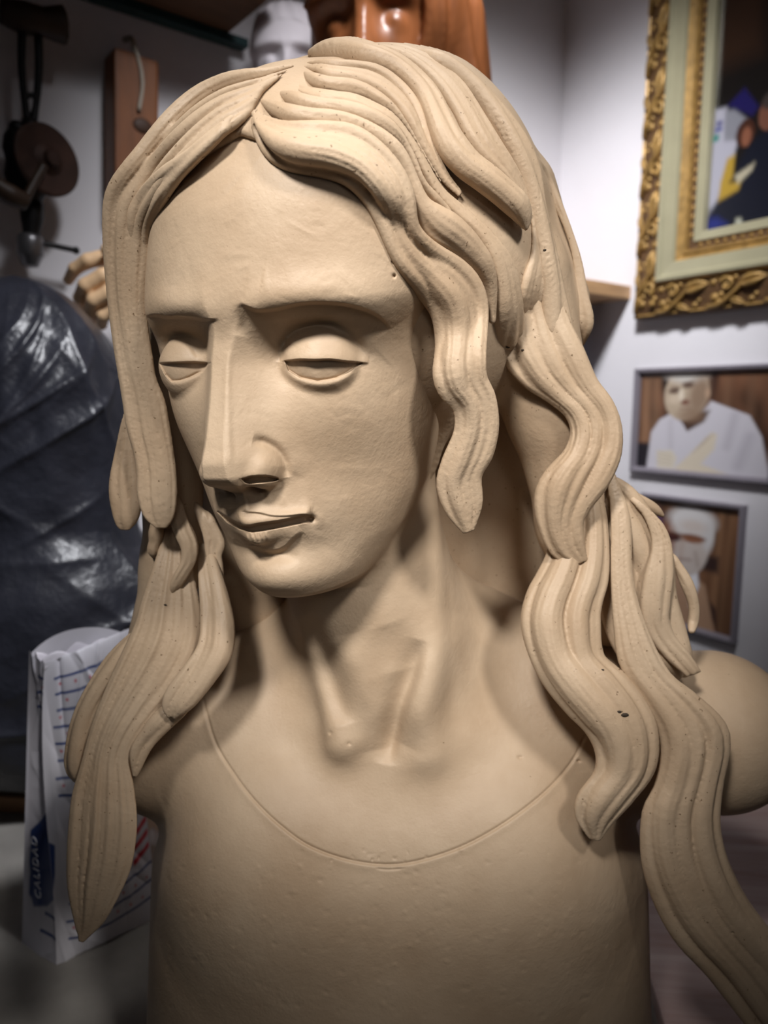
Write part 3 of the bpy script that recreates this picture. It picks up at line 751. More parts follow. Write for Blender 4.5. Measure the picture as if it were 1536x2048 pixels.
# ------------------------------------------------------------------ prints (flat pictures painted from soft shapes)
class Print:
    def __init__(self, nx, ny, col):
        self.nx, self.ny = nx, ny; self.x, self.y = np.meshgrid(np.linspace(0, 1, nx), np.linspace(0, 1, ny))   # y down
        self.c = np.ones((ny, nx, 3))*np.array(lin(*col))
    def _mix(self, k, col): self.c = self.c*(1-k[..., None])+np.array(lin(*col))*k[..., None]
    def ellipse(self, cx, cy, rx, ry, col, soft=0.15, rot=0, a=1):
        c, s = math.cos(rot), math.sin(rot); X, Y = self.x-cx, self.y-cy
        d = np.sqrt(((X*c+Y*s)/rx)**2+((-X*s+Y*c)/ry)**2)
        self._mix(a*np.clip((1+soft/2-d)/soft, 0, 1), col); return self
    def poly(self, pts, col, soft=0.02, a=1):
        Q = np.c_[self.x.ravel(), self.y.ravel()]; pl = np.array(list(pts)+[pts[0]], float)
        d = line_dist(Q, pl)[0]; ins = np.zeros(len(Q), bool)
        for p, q in zip(pl[:-1], pl[1:]):
            c = (p[1] > Q[:, 1]) != (q[1] > Q[:, 1]); ins ^= c & (Q[:, 0] < (q[0]-p[0])*(Q[:, 1]-p[1])/(q[1]-p[1]+1e-12)+p[0])
        k = np.clip((np.where(ins, d, -d)+soft/2)/soft, 0, 1).reshape(self.x.shape)
        self._mix(a*k, col); return self
    def line(self, pts, w, col, soft=0.01, a=1):
        d = line_dist(np.c_[self.x.ravel(), self.y.ravel()], np.array(pts, float))[0].reshape(self.x.shape)
        self._mix(a*np.clip((w/2+soft/2-d)/soft, 0, 1), col); return self
    def mottle(self, amp, fx, fy, seed):
        r = np.random.default_rng(seed); n = np.zeros_like(self.x)
        for _ in range(14): n += np.sin(2*np.pi*(r.uniform(-1, 1)*fx*self.x+r.uniform(-1, 1)*fy*self.y)+r.uniform(0, 6))
        self.c = np.clip(self.c*(1+amp*n/4)[..., None], 0, 1); return self
    def sheet(self, name, pos, material, parent=None, M=None):
        """pos(x, y) -> (n, 3) points of the sheet"""
        V = pos(self.x.ravel(), self.y.ravel()); nx, ny = self.nx, self.ny
        i = np.arange(nx*ny).reshape(ny, nx); Fq = np.stack([i[:-1, :-1], i[1:, :-1], i[1:, 1:], i[:-1, 1:]], -1).reshape(-1, 4)
        if M is not None: V = V@M[:3, :3].T+M[:3, 3]
        o = mesh_from(name, V, Fq, material, True, parent)
        at = o.data.color_attributes.new('ink', 'FLOAT_COLOR', 'POINT')
        at.data.foreach_set('color', np.c_[self.c.reshape(-1, 3), np.ones(nx*ny)].astype(np.float32).ravel())
        return o
# ------------------------------------------------------------------ the room
DR = np.array([0.65, -1.0])/np.hypot(0.65, 1); NR = np.array([-1.0, -0.65])/np.hypot(0.65, 1)
CORNER = np.array([532, 1857.0])-DR*150                 # where the two walls meet (mm)
DL = np.array([1.25, 1.0])/np.hypot(1.25, 1); NL = np.array([1.0, -1.25])/np.hypot(1.25, 1)   # along the left wall towards the corner, and into the room
FLOOR, CEIL, TABLE = -1350.0, 1300.0, -520.0
def wall_frame(side, x=0.0, z=0.0, out=0.0):
    """matrix (metres): x to the right along the wall seen from the room, y into the wall, z up; x mm from the corner"""
    d, n = (DR, NR) if side == 'right' else (DL, NL)
    p = CORNER+d*x+n*out
    M = np.eye(4); M[:3, 0] = (*d, 0); M[:3, 1] = (*(-n), 0); M[:3, 3] = m_((p[0], p[1], z))
    return M
def on_wall(side, u, v, out=0.0):
    d, n = (DR, NR) if side == 'right' else (DL, NL)
    r = ray(u, v); t = ((CORNER+n*out)@n)/(r[:2]@n); P = r*t
    return (P[:2]-CORNER)@d, P[2]
def on_table(u, v, z=TABLE):
    r = ray(u, v); return r*(z/r[2])
white = mat('white_plaster_wall', lin(214, 211, 214), 0.85, 0.03, 6, 0.12, 60)
def struct(name, V, Fs, m):
    o = MB().add(m_(V), Fs).build(name, m); o['kind'] = 'structure'; return o
def room():
    far = 2600.0
    a = CORNER; b = CORNER-DL*far; c = CORNER+DR*far; th = 120.0
    def slab(name, p, q, n, m):
        V = [(*p, FLOOR), (*q, FLOOR), (*q, CEIL), (*p, CEIL)]; V += [(x-n[0]*th, y-n[1]*th, z) for x, y, z in V]
        return struct(name, V, [(0, 1, 2, 3), (7, 6, 5, 4), (0, 4, 5, 1), (1, 5, 6, 2), (2, 6, 7, 3), (3, 7, 4, 0)], m)
    slab('wall_left', b, a, NL, white); slab('wall_right', a, c, NR, white)
    d = b+c-a
    P = [a, b, d, c]
    fl = mat('floor_tiles', lin(96, 88, 82), 0.7, 0.1, 5)
    for nm, z0, z1, m in (('floor', FLOOR-80, FLOOR, fl), ('ceiling', CEIL, CEIL+80, white)):
        V = [(*p, z0) for p in P]+[(*p, z1) for p in P]
        struct(nm, V, [(0, 1, 2, 3), (7, 6, 5, 4), (0, 4, 5, 1), (1, 5, 6, 2), (2, 6, 7, 3), (3, 7, 4, 0)], m)
# ------------------------------------------------------------------ gilt picture frame on the right wall
def gilt_frame():
    gold = mat('worn_gilt', lin(150, 118, 66), 0.42, 0.3, 60, 0.3, 200, metal=0.35)
    dark = mat('antique_gilt_ground', lin(92, 66, 40), 0.6, 0.3, 80, 0.3, 200, metal=0.15)
    cream = mat('pale_gilt', lin(160, 154, 126), 0.3, 0.05, 20, metal=0.25)
    Wd, Hd = 0.92, 1.15
    M = wall_frame('right', 124+150, 182); root = empty('picture_frame', M)
    tag(root, 'large ornate gilt picture frame with leaf carving and a dark colour photograph', 'picture frame')
    prof = [(0, 0), (0, 30), (4, 34), (8, 31), (66, 46), (70, 54), (73, 58), (80, 58), (84, 53), (88, 52), (108, 50), (111, 44), (122, 33), (124, 37), (130, 37), (132, 30), (144, 30), (146, 35), (164, 32), (166, 18)]
    mi = [1, 1, 0, 1, 0, 2, 2, 2, 2, 2, 2, 0, 0, 0, 0, 1, 0, 2, 2]
    V = []
    for u, o in prof:
        u, o = u/1000, o/1000
        V += [(u, -o, u), (Wd-u, -o, u), (Wd-u, -o, Hd-u), (u, -o, Hd-u)]
    b = MB()
    for i in range(len(prof)-1):
        for k in range(4):
            b.add([V[i*4+k], V[i*4+(k+1) % 4], V[i*4+4+(k+1) % 4], V[i*4+4+k]], [(0, 1, 2, 3)], mi[i])
    b.build('molding', [gold, dark, cream], root)
    # carving: one unit of scroll and leaf, repeated along each side
    unit = 0.125
    def carve(b, place):
        def P(a, c, h): return place(a/1000, c/1000, h/1000)
        def tube_(pts, r): b.tube([P(*p) for p in pts], [x/1000 for x in r], 8)
        def leaf(a0, c0, a1, c1, w, h):
            n = 9; t = np.linspace(0, 1, n); L = math.hypot(a1-a0, c1-c0); da, dc = (a1-a0)/L, (c1-c0)/L
            for sgn in (-1, 1):
                pts = []
                rr = []
                for q in t:
                    ww = w*math.sin(math.pi*min(1, q*0.95+0.04))**0.8
                    pts.append((a0+da*L*q-dc*sgn*ww*0.5, c0+dc*L*q+da*sgn*ww*0.5, h+4*math.sin(math.pi*q))); rr.append(max(0.8, ww*0.52))
                tube_(pts, rr)
        tube_([(-8, 8, 40), (22, 12, 42), (52, 30, 46), (78, 50, 48), (100, 62, 50)], [5, 5.5, 5, 4, 3])
        leaf(62, 46, 122, 56, 13, 47)
        leaf(44, 20, 78, 8, 7, 42)
        tube_([(40+15*math.cos(x)*(1-0.06*i), 48+13*math.sin(x)*(1-0.06*i), 50) for i, x in enumerate(np.linspace(2.6, -2.6, 9))], [5.5, 5.5, 5.5, 5, 5, 4.5, 4.5, 4, 4])
        for a, c, r, h in ((36, 48, 6.5, 50), (10, 26, 9, 44), (20, 16, 7, 44), (26, 30, 6, 47), (58, 60, 6, 52), (8, 56, 8, 49), (18, 62, 6, 50), (88, 16, 6, 41), (98, 24, 5, 43)):
            b.ball(P(a, c, h-4), (r/1000*1.1, r/1000*0.8, r/1000), seg=10)
    b = MB()
    for i in range(int(Hd/unit)):
        carve(b, lambda a, c, h, i=i: (c, -h+0.004, 0.02+i*unit+a))
        carve(b, lambda a, c, h, i=i: (Wd-c, -h+0.004, 0.02+i*unit+a))
    for i in range(int((Wd-0.12)/unit)):
        carve(b, lambda a, c, h, i=i: (0.07+i*unit+a, -h+0.004, c))
        carve(b, lambda a, c, h, i=i: (0.07+i*unit+a, -h+0.004, Hd-c))
    b.build('leaf_carving', gold, root, True)
    b = MB()
    for i in range(46):
        for x in (0.138, Wd-0.138): b.ball((x, -0.031, 0.16+i*0.0185), (0.004, 0.003, 0.0055), seg=8)
    for i in range(34):
        for z in (0.138, Hd-0.138): b.ball((0.16+i*0.0185, -0.031, z), (0.0055, 0.003, 0.004), seg=8)
    b.build('bead_row', gold, root, True)
    p = Print(150, 190, (26, 22, 20))
    p.poly([(0, 0), (0.16, 0), (0.16, 0.62), (0, 0.62)], (60, 40, 28), 0.06).poly([(0.16, 0), (1, 0), (1, 0.6), (0.3, 0.6)], (28, 30, 26), 0.1)
    Z = lambda u, v: ((u-1432)/1.02/0.845/576.0*1.0, 1-(505-v)/0.92/806.0)
    pts = lambda *q: [Z(*x) for x in q]
    p.poly(pts((1434, 292), (1456, 294), (1456, 340), (1480, 355), (1470, 400), (1440, 478), (1432, 478)), (196, 194, 206), 0.012)
    p.poly(pts((1452, 300), (1470, 302), (1496, 330), (1490, 360), (1454, 352)), (150, 150, 158), 0.012)
    p.poly(pts((1456, 292), (1485, 272), (1512, 312), (1502, 324)), (36, 30, 92), 0.012)
    p.line(pts((1440, 318), (1446, 318)), 0.010, (60, 60, 130)).line(pts((1438, 328), (1446, 328)), 0.010, (70, 80, 150)).line(pts((1434, 342), (1440, 342)), 0.016, (60, 140, 130))
    p.poly(pts((1500, 370), (1536, 350), (1640, 380), (1660, 512), (1432, 512), (1434, 470), (1450, 455)), (22, 26, 40), 0.02)
    p.poly(pts((1462, 384), (1476, 380), (1474, 420), (1468, 428), (1490, 430), (1486, 444), (1450, 456), (1452, 424)), (196, 160, 60), 0.012)
    p.poly(pts((1478, 418), (1512, 404), (1508, 416), (1484, 434)), (206, 196, 168), 0.01)
    e = Z(1492, 350); p.ellipse(e[0], e[1], 0.034, 0.032, (74, 42, 30)); e = Z(1494, 356); p.ellipse(e[0], e[1], 0.017, 0.022, (150, 96, 72), 0.4)
    e = Z(1530, 330); p.ellipse(e[0], e[1], 0.035, 0.035, (130, 84, 66)); p.ellipse(e[0]+0.01, e[1]-0.03, 0.036, 0.02, (70, 60, 56), 0.4)
    p.poly(pts((1432, 482), (1450, 484), (1470, 500), (1432, 508)), (40, 50, 130), 0.02)
    p.poly(pts((1486, 494), (1494, 494), (1498, 506), (1484, 506)), (200, 200, 180), 0.01)
    pw, ph = Wd-0.33, Hd-0.33; p.c *= 0.55  # dark print dimmed further: vignette shade put into its colours
    p.sheet('picture', lambda x, y: np.c_[0.165+pw*x, np.full_like(x, -0.019), 0.165+ph*(1-y)], print_mat('dark_print_vignetted', 0.25), root)
    return root
def thin_frame(name, label, x0, x1, z0, z1, pr):
    metal = mat('brushed_grey_frame', lin(140, 134, 142), 0.4, 0.05, 30, metal=0.3)
    M = wall_frame('right', x0+150, z0); root = empty(name, M); tag(root, label, 'photograph', 'photographs on the wall below the gilt frame')
    w, h = (x1-x0)/1000, (z1-z0)/1000
    prof = [(0, 0), (0, 0.016), (0.003, 0.018), (0.008, 0.017), (0.011, 0.012), (0.013, 0.004)]
    b = MB()
    for (u, o), (u2, o2) in zip(prof[:-1], prof[1:]):
        A = [(u, -o, u), (w-u, -o, u), (w-u, -o, h-u), (u, -o, h-u)]; Bq = [(u2, -o2, u2), (w-u2, -o2, u2), (w-u2, -o2, h-u2), (u2, -o2, h-u2)]
        for k in range(4): b.add([A[k], A[(k+1) % 4], Bq[(k+1) % 4], Bq[k]], [(0, 1, 2, 3)])
    b.build('frame_rim', metal, root)
    pr.sheet('photo_print', lambda x, y: np.c_[0.012+(w-0.024)*x, np.full_like(x, -0.005), 0.012+(h-0.024)*(1-y)], print_mat('sepia_print'), root)
    return root
def photos():
    p = Print(170, 130, (92, 62, 44)).mottle(0.5, 9, 3, 4)
    q = lambda x, y: ((x-90)/900.0, (y-150)/665.0)
    P = lambda *a: [q(*x) for x in a]
    for x, c in ((140, (150, 112, 82)), (215, (128, 96, 70)), (700, (120, 88, 66)), (850, (110, 80, 60))): p.poly(P((x-28, 190), (x+28, 180), (x+34, 640), (x-30, 640)), c, 0.05, 0.6)
    p.poly(P((70, 640), (190, 640), (180, 830), (70, 830)), (28, 24, 30), 0.04)
    p.poly(P((575, 140), (640, 140), (620, 330), (585, 330)), (58, 36, 28), 0.04)
    p.poly(P((165, 840), (190, 560), (250, 470), (360, 410), (450, 540), (600, 340), (850, 430), (930, 560), (1000, 840)), (196, 192, 198), 0.02)
    p.line(P((760, 430), (720, 640)), 0.03, (160, 154, 162), 0.08, 0.7).line(P((330, 480), (340, 660)), 0.02, (166, 160, 166), 0.06, 0.6).line(P((860, 560), (800, 760)), 0.03, (150, 144, 154), 0.1, 0.6)
    p.poly(P((400, 455), (600, 400), (560, 480), (455, 545)), (70, 50, 40), 0.03)
    p.ellipse(*q(430, 290), 0.172, 0.275, (178, 160, 138), 0.10, 0.1).ellipse(*q(420, 165), 0.150, 0.085, (196, 190, 182), 0.8, 0.1)
    p.ellipse(*q(520, 300), 0.075, 0.20, (122, 96, 76), 0.9, 0.1, 0.75).ellipse(*q(470, 440), 0.10, 0.07, (130, 104, 84), 0.9, 0.1, 0.7).ellipse(*q(575, 290), 0.02, 0.05, (168, 140, 116), 0.6)
    p.ellipse(*q(350, 330), 0.05, 0.05, (196, 178, 156), 0.9).line(P((320, 245), (375, 250)), 0.012, (120, 100, 86), 0.03, 0.8).line(P((405, 222), (475, 205)), 0.012, (110, 92, 80), 0.03, 0.8)
    p.line(P((400, 392), (455, 388)), 0.010, (104, 66, 56), 0.025, 0.8)
    for x, y in ((345, 272), (440, 235)): p.ellipse(*q(x, y), 0.045, 0.03, (96, 76, 64), 0.7, -0.2)
    p.ellipse(*q(425, 350), 0.035, 0.03, (120, 84, 70), 0.7).ellipse(*q(395, 300), 0.02, 0.06, (214, 200, 180), 0.8)
    p.poly(P((240, 690), (350, 680), (390, 730), (370, 810), (250, 810)), (206, 196, 178), 0.03)
    p.poly(P((380, 800), (480, 700), (620, 545), (655, 560), (640, 660), (560, 760), (740, 815), (700, 850), (400, 850)), (204, 192, 172), 0.03)
    for k in range(4): p.line(P((500+k*26, 690-k*34), (580+k*18, 610-k*18)), 0.008, (168, 152, 134), 0.02, 0.7); p.line(P((250, 700+k*26), (350, 715+k*24)), 0.007, (168, 152, 134), 0.02, 0.7)
    thin_frame('photo_frame', 'framed sepia photograph of a man in a white coat with crossed hands', 121, 466, -169, 71, p)
    p = Print(130, 170, (104, 72, 50)).mottle(0.35, 8, 1, 9)
    q = lambda x, y: ((x-110)/645.0, (y-960)/940.0)
    p.poly(P((620, 980), (660, 980), (640, 1900), (600, 1900)), (146, 108, 78), 0.05, 0.7).poly(P((690, 980), (720, 980), (690, 1900), (660, 1900)), (134, 98, 70), 0.05, 0.7)
    p.poly(P((540, 1330), (640, 1330), (640, 1450), (520, 1450)), (56, 38, 34), 0.05)
    p.poly(P((110, 1900), (200, 1500), (400, 1480), (560, 1560), (660, 1960)), (176, 140, 112), 0.03)
    p.poly(P((590, 1660), (640, 1720), (660, 1900), (620, 1800)), (60, 40, 36), 0.03)
    p.poly(P((420, 1470), (500, 1450), (520, 1580), (465, 1760)), (232, 230, 234), 0.03)
    p.ellipse(*q(420, 1270), 0.235, 0.265, (196, 184, 176), 0.10).ellipse(*q(440, 1090), 0.25, 0.115, (214, 210, 208), 0.5).ellipse(*q(560, 1180), 0.06, 0.13, (206, 202, 200), 0.6)
    p.ellipse(*q(450, 1130), 0.14, 0.05, (206, 194, 186), 0.9)
    p.ellipse(*q(270, 1280), 0.10, 0.17, (140, 92, 70), 0.7, 0, 0.8).ellipse(*q(200, 1150), 0.06, 0.12, (80, 56, 90), 0.6, 0, 0.8)
    p.ellipse(*q(450, 1225), 0.13, 0.035, (140, 92, 66), 0.5).ellipse(*q(300, 1235), 0.12, 0.04, (70, 36, 34), 0.5)
    p.line(P((230, 1205), (540, 1215)), 0.014, (110, 70, 54), 0.02)
    p.line(P((385, 1250), (375, 1400)), 0.03, (176, 150, 136), 0.06, 0.7).line(P((370, 1400), (450, 1392)), 0.014, (130, 96, 86), 0.03, 0.8).line(P((480, 1330), (500, 1420)), 0.02, (150, 128, 116), 0.05, 0.7)
    thin_frame('photo_frame', 'framed sepia portrait of a white haired older man with glasses', 157, 412, -516, -217, p)
# ------------------------------------------------------------------ shelves and what stands on them
def shelves():
    wood = mat('light_pine_shelf', lin(190, 152, 112), 0.55, 0.12, 14, 0.1, 80, stretch=(1, 6, 6))
    xl = on_wall('left', 930, 520)[0]
    M = wall_frame('left', 0, 233)
    root = empty('wall_shelf', M); tag(root, 'light pine wall shelf in the corner right of the clay bust', 'shelf')
    MB().box((xl/1000, -0.236, 0), (-0.004, -0.001, 0.03), bev=0.002).build('shelf_board', wood, root)
    wm = mat('white_bracket_paint', lin(206, 204, 214), 0.5)
    b = MB(); b.box((-0.10, -0.13, -0.30), (-0.062, -0.001, -0.001), bev=0.012)
    b.build('bracket', wm, root)
    b = MB(); b.lathe([(0, 0.011), (0.004, 0.011), (0.006, 0.007)], (-0.081, -0.13, -0.075), (0, -1, 0), 14); b.build('screw', mat('dark_screw', lin(70, 70, 50), 0.5, metal=0.5), root)
    # high shelf with a dark green batten under it
    s0 = on_wall('left', 484, 116)[0]; z0 = 0.5*(on_wall('left', 204, 0)[1]+on_wall('left', 488, 120)[1]); z1 = on_wall('left', 492, 91)[1]
    M = wall_frame('left', s0, z0); root = empty('high_shelf', M); tag(root, 'high brown wooden shelf with a dark green batten along the wall', 'shelf')
    t = (z1-z0)/1000
    MB().box((-1.25, -0.205, t), (-0.036, -0.001, t+0.025), bev=0.002).build('shelf_board', mat('brown_stained_board', lin(104, 74, 50), 0.6, 0.15, 12, stretch=(1, 8, 8)), root)
    MB().box((-1.25, -0.026, 0), (0, -0.001, t-0.0005), bev=0.002).build('batten', mat('dark_green_paint', lin(28, 56, 58), 0.5, 0.1), root)
def statue_head(name, label, cat, u, v_eye, out, s, yaw, pitch, roll, material, hairy, zbase):
    """a head of the same build as the bust, on a short chest standing on the shelf"""
    n = NL; r = ray(u, v_eye); t = ((CORNER+n*out)@n)/(r[:2]@n); E = r*t                  # point between the eyes
    th = math.atan2(E[0], E[1])
    R_ = Rz(th)@Rz(yaw*D2R)@np.diag([1, 1, 1])@Rx(-pitch*D2R)@Ry(roll*D2R)
    flip = np.array([[1, 0, 0], [0, -1, 0], [0, 0, 1.0]])
    HRs = np.array([[1, 0, 0], [0, -1, 0], [0, 0, 1]], float)@R_@np.eye(3)
    # local (x right as seen, y towards the viewer, z up) -> world
    O = E-HRs@np.array([0, 90*s, 0])
    def dist(P):
        Q = (P-O)@HRs/s
        L = Q.copy(); S = np.c_[np.abs(L[:, 0]), L[:, 1], L[:, 2]]
        d = d_skull(L)
        hm = -11*gau(S[:, 0], S[:, 2], 34, 8, 16, 11)+3*gau(S[:, 0], S[:, 2], 30, 32, 24, 6)
        d = d-hm*np.clip((L[:, 1]-20)/30, 0, 1)
        d = smin(d, np.linalg.norm(S-np.array([35, 66, -2]), axis=1)-19, 6)
        slit = cap(S, (18, 88, -6), (52, 82, -8), 1.6, 1.2); d = smax(d, -slit, 2)
        d = smin(d, nose_relief(L), 7)
        d = smin(d, ell(S, (14.5, 99.5, -52), (7, 13, 8.5)), 5)
        d = smin(d, cap(S, (0, 101, -75), (25, 89, -78), 6, 2.2), 4); d = smin(d, cap(S, (0, 98, -86), (23, 89, -81), 6.5, 2.2), 3.5)
        d = smin(d, ell(S, (80, -6, -18), (7, 17, 30)), 5)
        d = smin(d, cap(L, (0, -25, -70), (0, -36, -210), 50, 54 if hairy else 46), 25)
        zb = (zbase-O[2])/s
        body = ell(L, (0, -40, -262), (150, 80, 90)) if hairy else smin(ell(L, (0, -26, -250), (95, 56, 80)), cap(L, (0, -20, -300), (0, -14, zb-10), 34, 44), 20); d = smin(d, body, 30)
        if hairy:
            x, y, z = L[:, 0], L[:, 1], L[:, 2]
            ph = np.arctan2(x, y+10)
            wav = 3.0*np.sin(ph*22+0.03*z*np.sign(x))+1.5*np.sin(ph*41+z*0.02)
            h = ell(L, (26, -14, 30), (110, 104, 134))-wav
            fall = smin(cap(L, (112, -6, 20), (122, 0, -190), 34, 40), cap(L, (-66, -10, 20), (-80, -10, -190), 22, 30), 5)-wav; fall = smin(h, fall, 20)
            opening = ell(L, (6, 90, 10), (72, 72, 96)); fall = smax(fall, -opening, 8)
            d = smin(d, fall, 4)
        else:
            ph = np.arctan2(L[:, 0], L[:, 1])
            capd = d_skull(L)-3-1.2*np.sin(ph*16+L[:, 2]*0.04); zh = np.interp(np.abs(ph), [0, 0.6, 1.0, 1.6, 2.4], [82, 72, 40, -20, -60])
            d = smin(d, smax(capd, (zh-L[:, 2])*0.7, 5), 3)
        w = (P-O)
        return smax(d*s, zbase-P[:, 2], 3)
    lo = np.array([O[0]-190*s, O[1]-190*s, zbase-6]); hi = np.array([O[0]+190*s, O[1]+190*s, O[2]+175*s])
    V, Fq = surface(dist, lo, hi, 3.4*s if hairy else 3.0*s, 5)
    base = np.array([O[0], O[1], zbase])
    root = mesh_from(name, (V-base)*0.001, Fq, material); root.location = m_(base)
    b = MB(); h = (zbase-FLOOR)/1000
    y_ = 0.05 if hairy else 0.0
    b.box((-0.05, y_-0.045, -h), (0.05, y_+0.045, 0.004), bev=0.003).box((-0.09, y_-0.07, -h), (0.09, y_+0.07, -h+0.03), bev=0.003)
    b.build('column_stand', mat('grey_painted_stand', lin(120, 116, 112), 0.7, 0.1, 10), root)
    return tag(root, label, cat)
# ------------------------------------------------------------------ tools on the left wall
def drill():
    iron = mat('blackened_iron', lin(34, 33, 34), 0.45, 0.3, 40, 0.2, 150, metal=0.6)
    rust = mat('rusty_wheel', lin(62, 42, 34), 0.6, 0.35, 30, 0.3, 150, metal=0.4)
    steel = mat('dull_steel', lin(120, 118, 120), 0.35, 0.1, 30, metal=0.8)
    wd = mat('dark_handle_wood', lin(52, 36, 24), 0.5, 0.3, 30)
    out = 55
    x0, z0 = on_wall('left', 60, 322, out); M = wall_frame('left', x0, z0, out)
    root = empty('hand_drill', M); tag(root, 'old iron hand drill with a round gear wheel hanging on the left wall', 'drill')
    def p(u, v, o=0.0):
        x, z = on_wall('left', u, v, out+o); return np.array([(x-x0)/1000, -o/1000, (z-z0)/1000])
    b = MB(); b.tube([p(44, 60), p(43, 130), p(48, 190), p(57, 250)], [0.006, 0.0055, 0.005, 0.006]); b.tube([p(76, 60), p(78, 130), p(74, 190), p(66, 250)], [0.006, 0.0055, 0.005, 0.006])
    b.tube([p(48, 196), p(62, 190), p(74, 196)], [0.004]*3)
    b.tube([p(60, 240), p(60, 330), p(62, 410)], [0.011, 0.014, 0.012]); b.tube([p(63, 405), p(64, 440), p(62, 470)], [0.017, 0.014, 0.012])
    b.ball(p(40, 300), (0.024, 0.02, 0.035)); b.ball(p(52, 355), (0.03, 0.022, 0.045)); b.ball(p(34, 258), (0.012, 0.012, 0.012))
    b.build('drill_frame', iron, root, True)
    c = p(90, 322, 26); b = MB(); b.lathe([(0, 0.022), (0, 0.047), (0.003, 0.050), (0.008, 0.050), (0.010, 0.047), (0.009, 0.022), (0.015, 0.013), (0.022, 0.010)], c, (0.30, -0.9, 0.05), 40); b.build('gear_wheel', rust, root)
    b = MB(); b.tube([p(88, 330, 52), p(60, 380, 56), p(52, 402, 58)], [0.006, 0.006, 0.006]); b.tube([p(52, 404, 60), p(24, 392, 64), p(-14, 366, 68)], [0.012, 0.015, 0.011]); b.build('crank_handle', wd, root, True)
    b = MB(); b.tube([p(0, 20), p(40, 34), p(84, 44), p(126, 50)], [0.016, 0.022, 0.02, 0.026]); b.build('breast_handle', wd, root, True)
    a, e = p(61, 468), p(60, 533); L = np.linalg.norm(e-a); b = MB(); b.lathe([(0, 0.010), (0.002, 0.0165), (0.2*L, 0.0185), (0.66*L, 0.0185), (0.70*L, 0.0165), (L*0.98, 0.0115), (L, 0.009)], a, e-a, 24); b.build('chuck', steel, root, True)
    b = MB(); b.tube([p(66, 482), p(110, 492), p(152, 501)], [0.0042, 0.0042, 0.0042]); b.ball(p(152, 501), 0.006, seg=8); b.build('chuck_key_rod', iron, root, True)
def wall_block():
    w = mat('orange_brown_pine', lin(122, 72, 36), 0.5, 0.22, 10, 0.15, 60, stretch=(6, 6, 1))
    out = 8
    x0, z0 = on_wall('left', 250, 130, out); x1, z1 = on_wall('left', 300, 420, out)
    M = wall_frame('left', x0, z0, out); root = empty('wooden_block', M)
    tag(root, 'orange brown pine board hung on the wall by a pale cord', 'board')
    a = 0.05; rot = np.array([[math.cos(a), 0, math.sin(a)], [0, 1, 0], [-math.sin(a), 0, math.cos(a)]])
    h = (z0-z1)/1000
    MB().box((-0.034, -0.052, -h), (0.036, 0, 0), bev=0.006, rot=rot).build('board', w, root)
    b = MB(); b.ball((0.004, -0.052, -0.105), (0.016, 0.003, 0.012)); b.ball((0.018, -0.052, -0.12), (0.006, 0.003, 0.005)); b.build('knot', mat('dark_knot', lin(66, 42, 26), 0.6), root, True)
    b = MB(); b.tube([(0.0, -0.05, 0.0), (0.002, -0.03, 0.028), (0.0, -0.004, 0.036)], [0.0045]*3); b.tube([(0.0, -0.053, 0.0), (0.006, -0.055, -0.04), (-0.002, -0.055, -0.085)], [0.003]*3); b.build('cord', mat('pale_cord', lin(170, 160, 146), 0.8), root, True)
def carved_hand():
    w = mat('pale_carved_wood', lin(226, 188, 146), 0.5, 0.08, 20, 0.1, 120, stretch=(1, 1, 4))
    Y0 = 1110.0
    def q(u, v, dy=0): return W(u, v, Y0+dy)
    ch = [([(300, 520, 20), (262, 512, 5), (222, 512, -14), (176, 522, -24), (150, 538, -20), (137, 560, -8)], [19, 15, 12, 10.5, 9, 7.5]),
          ([(300, 540, 10), (258, 545, -14), (208, 552, -34), (172, 572, -36), (160, 596, -24), (170, 616, -6)], [18, 14, 12, 11, 9.5, 8]),
          ([(300, 570, 4), (262, 578, -18), (220, 588, -36), (188, 602, -38), (180, 624, -26), (190, 640, -8)], [18, 14, 12, 10.5, 9, 7.5]),
          ([(300, 600, 4), (262, 612, -14), (228, 618, -28), (206, 632, -30), (204, 650, -18)], [16, 12.5, 10.5, 9, 7.5]),
          ([(310, 480, 30), (275, 478, 0), (240, 486, -30), (214, 500, -46)], [17, 14, 11.5, 9])]
    def dist(P):
        d = cap(P, q(300, 560, 20), q(380, 560, 60), 34, 30)
        d = smin(d, ell(P, q(290, 555, 12), (30, 30, 42)), 12)
        for pts, r in ch:
            for i in range(len(pts)-1): d = smin(d, cap(P, q(*pts[i]), q(*pts[i+1]), r[i]*1.0, r[i+1]*1.0), 3.0)
        return d
    c = q(280, 560)
    V, Fq = surface(dist, c-np.array([150, 90, 110]), c+np.array([130, 130, 110]), 2.2, 5)
    o = mesh_from('carved_hand', (V-c)*0.001, Fq, w); o.location = m_(c)
    tag(o, 'pale carved wooden hand with curled fingers behind the black covered figure', 'hand carving')
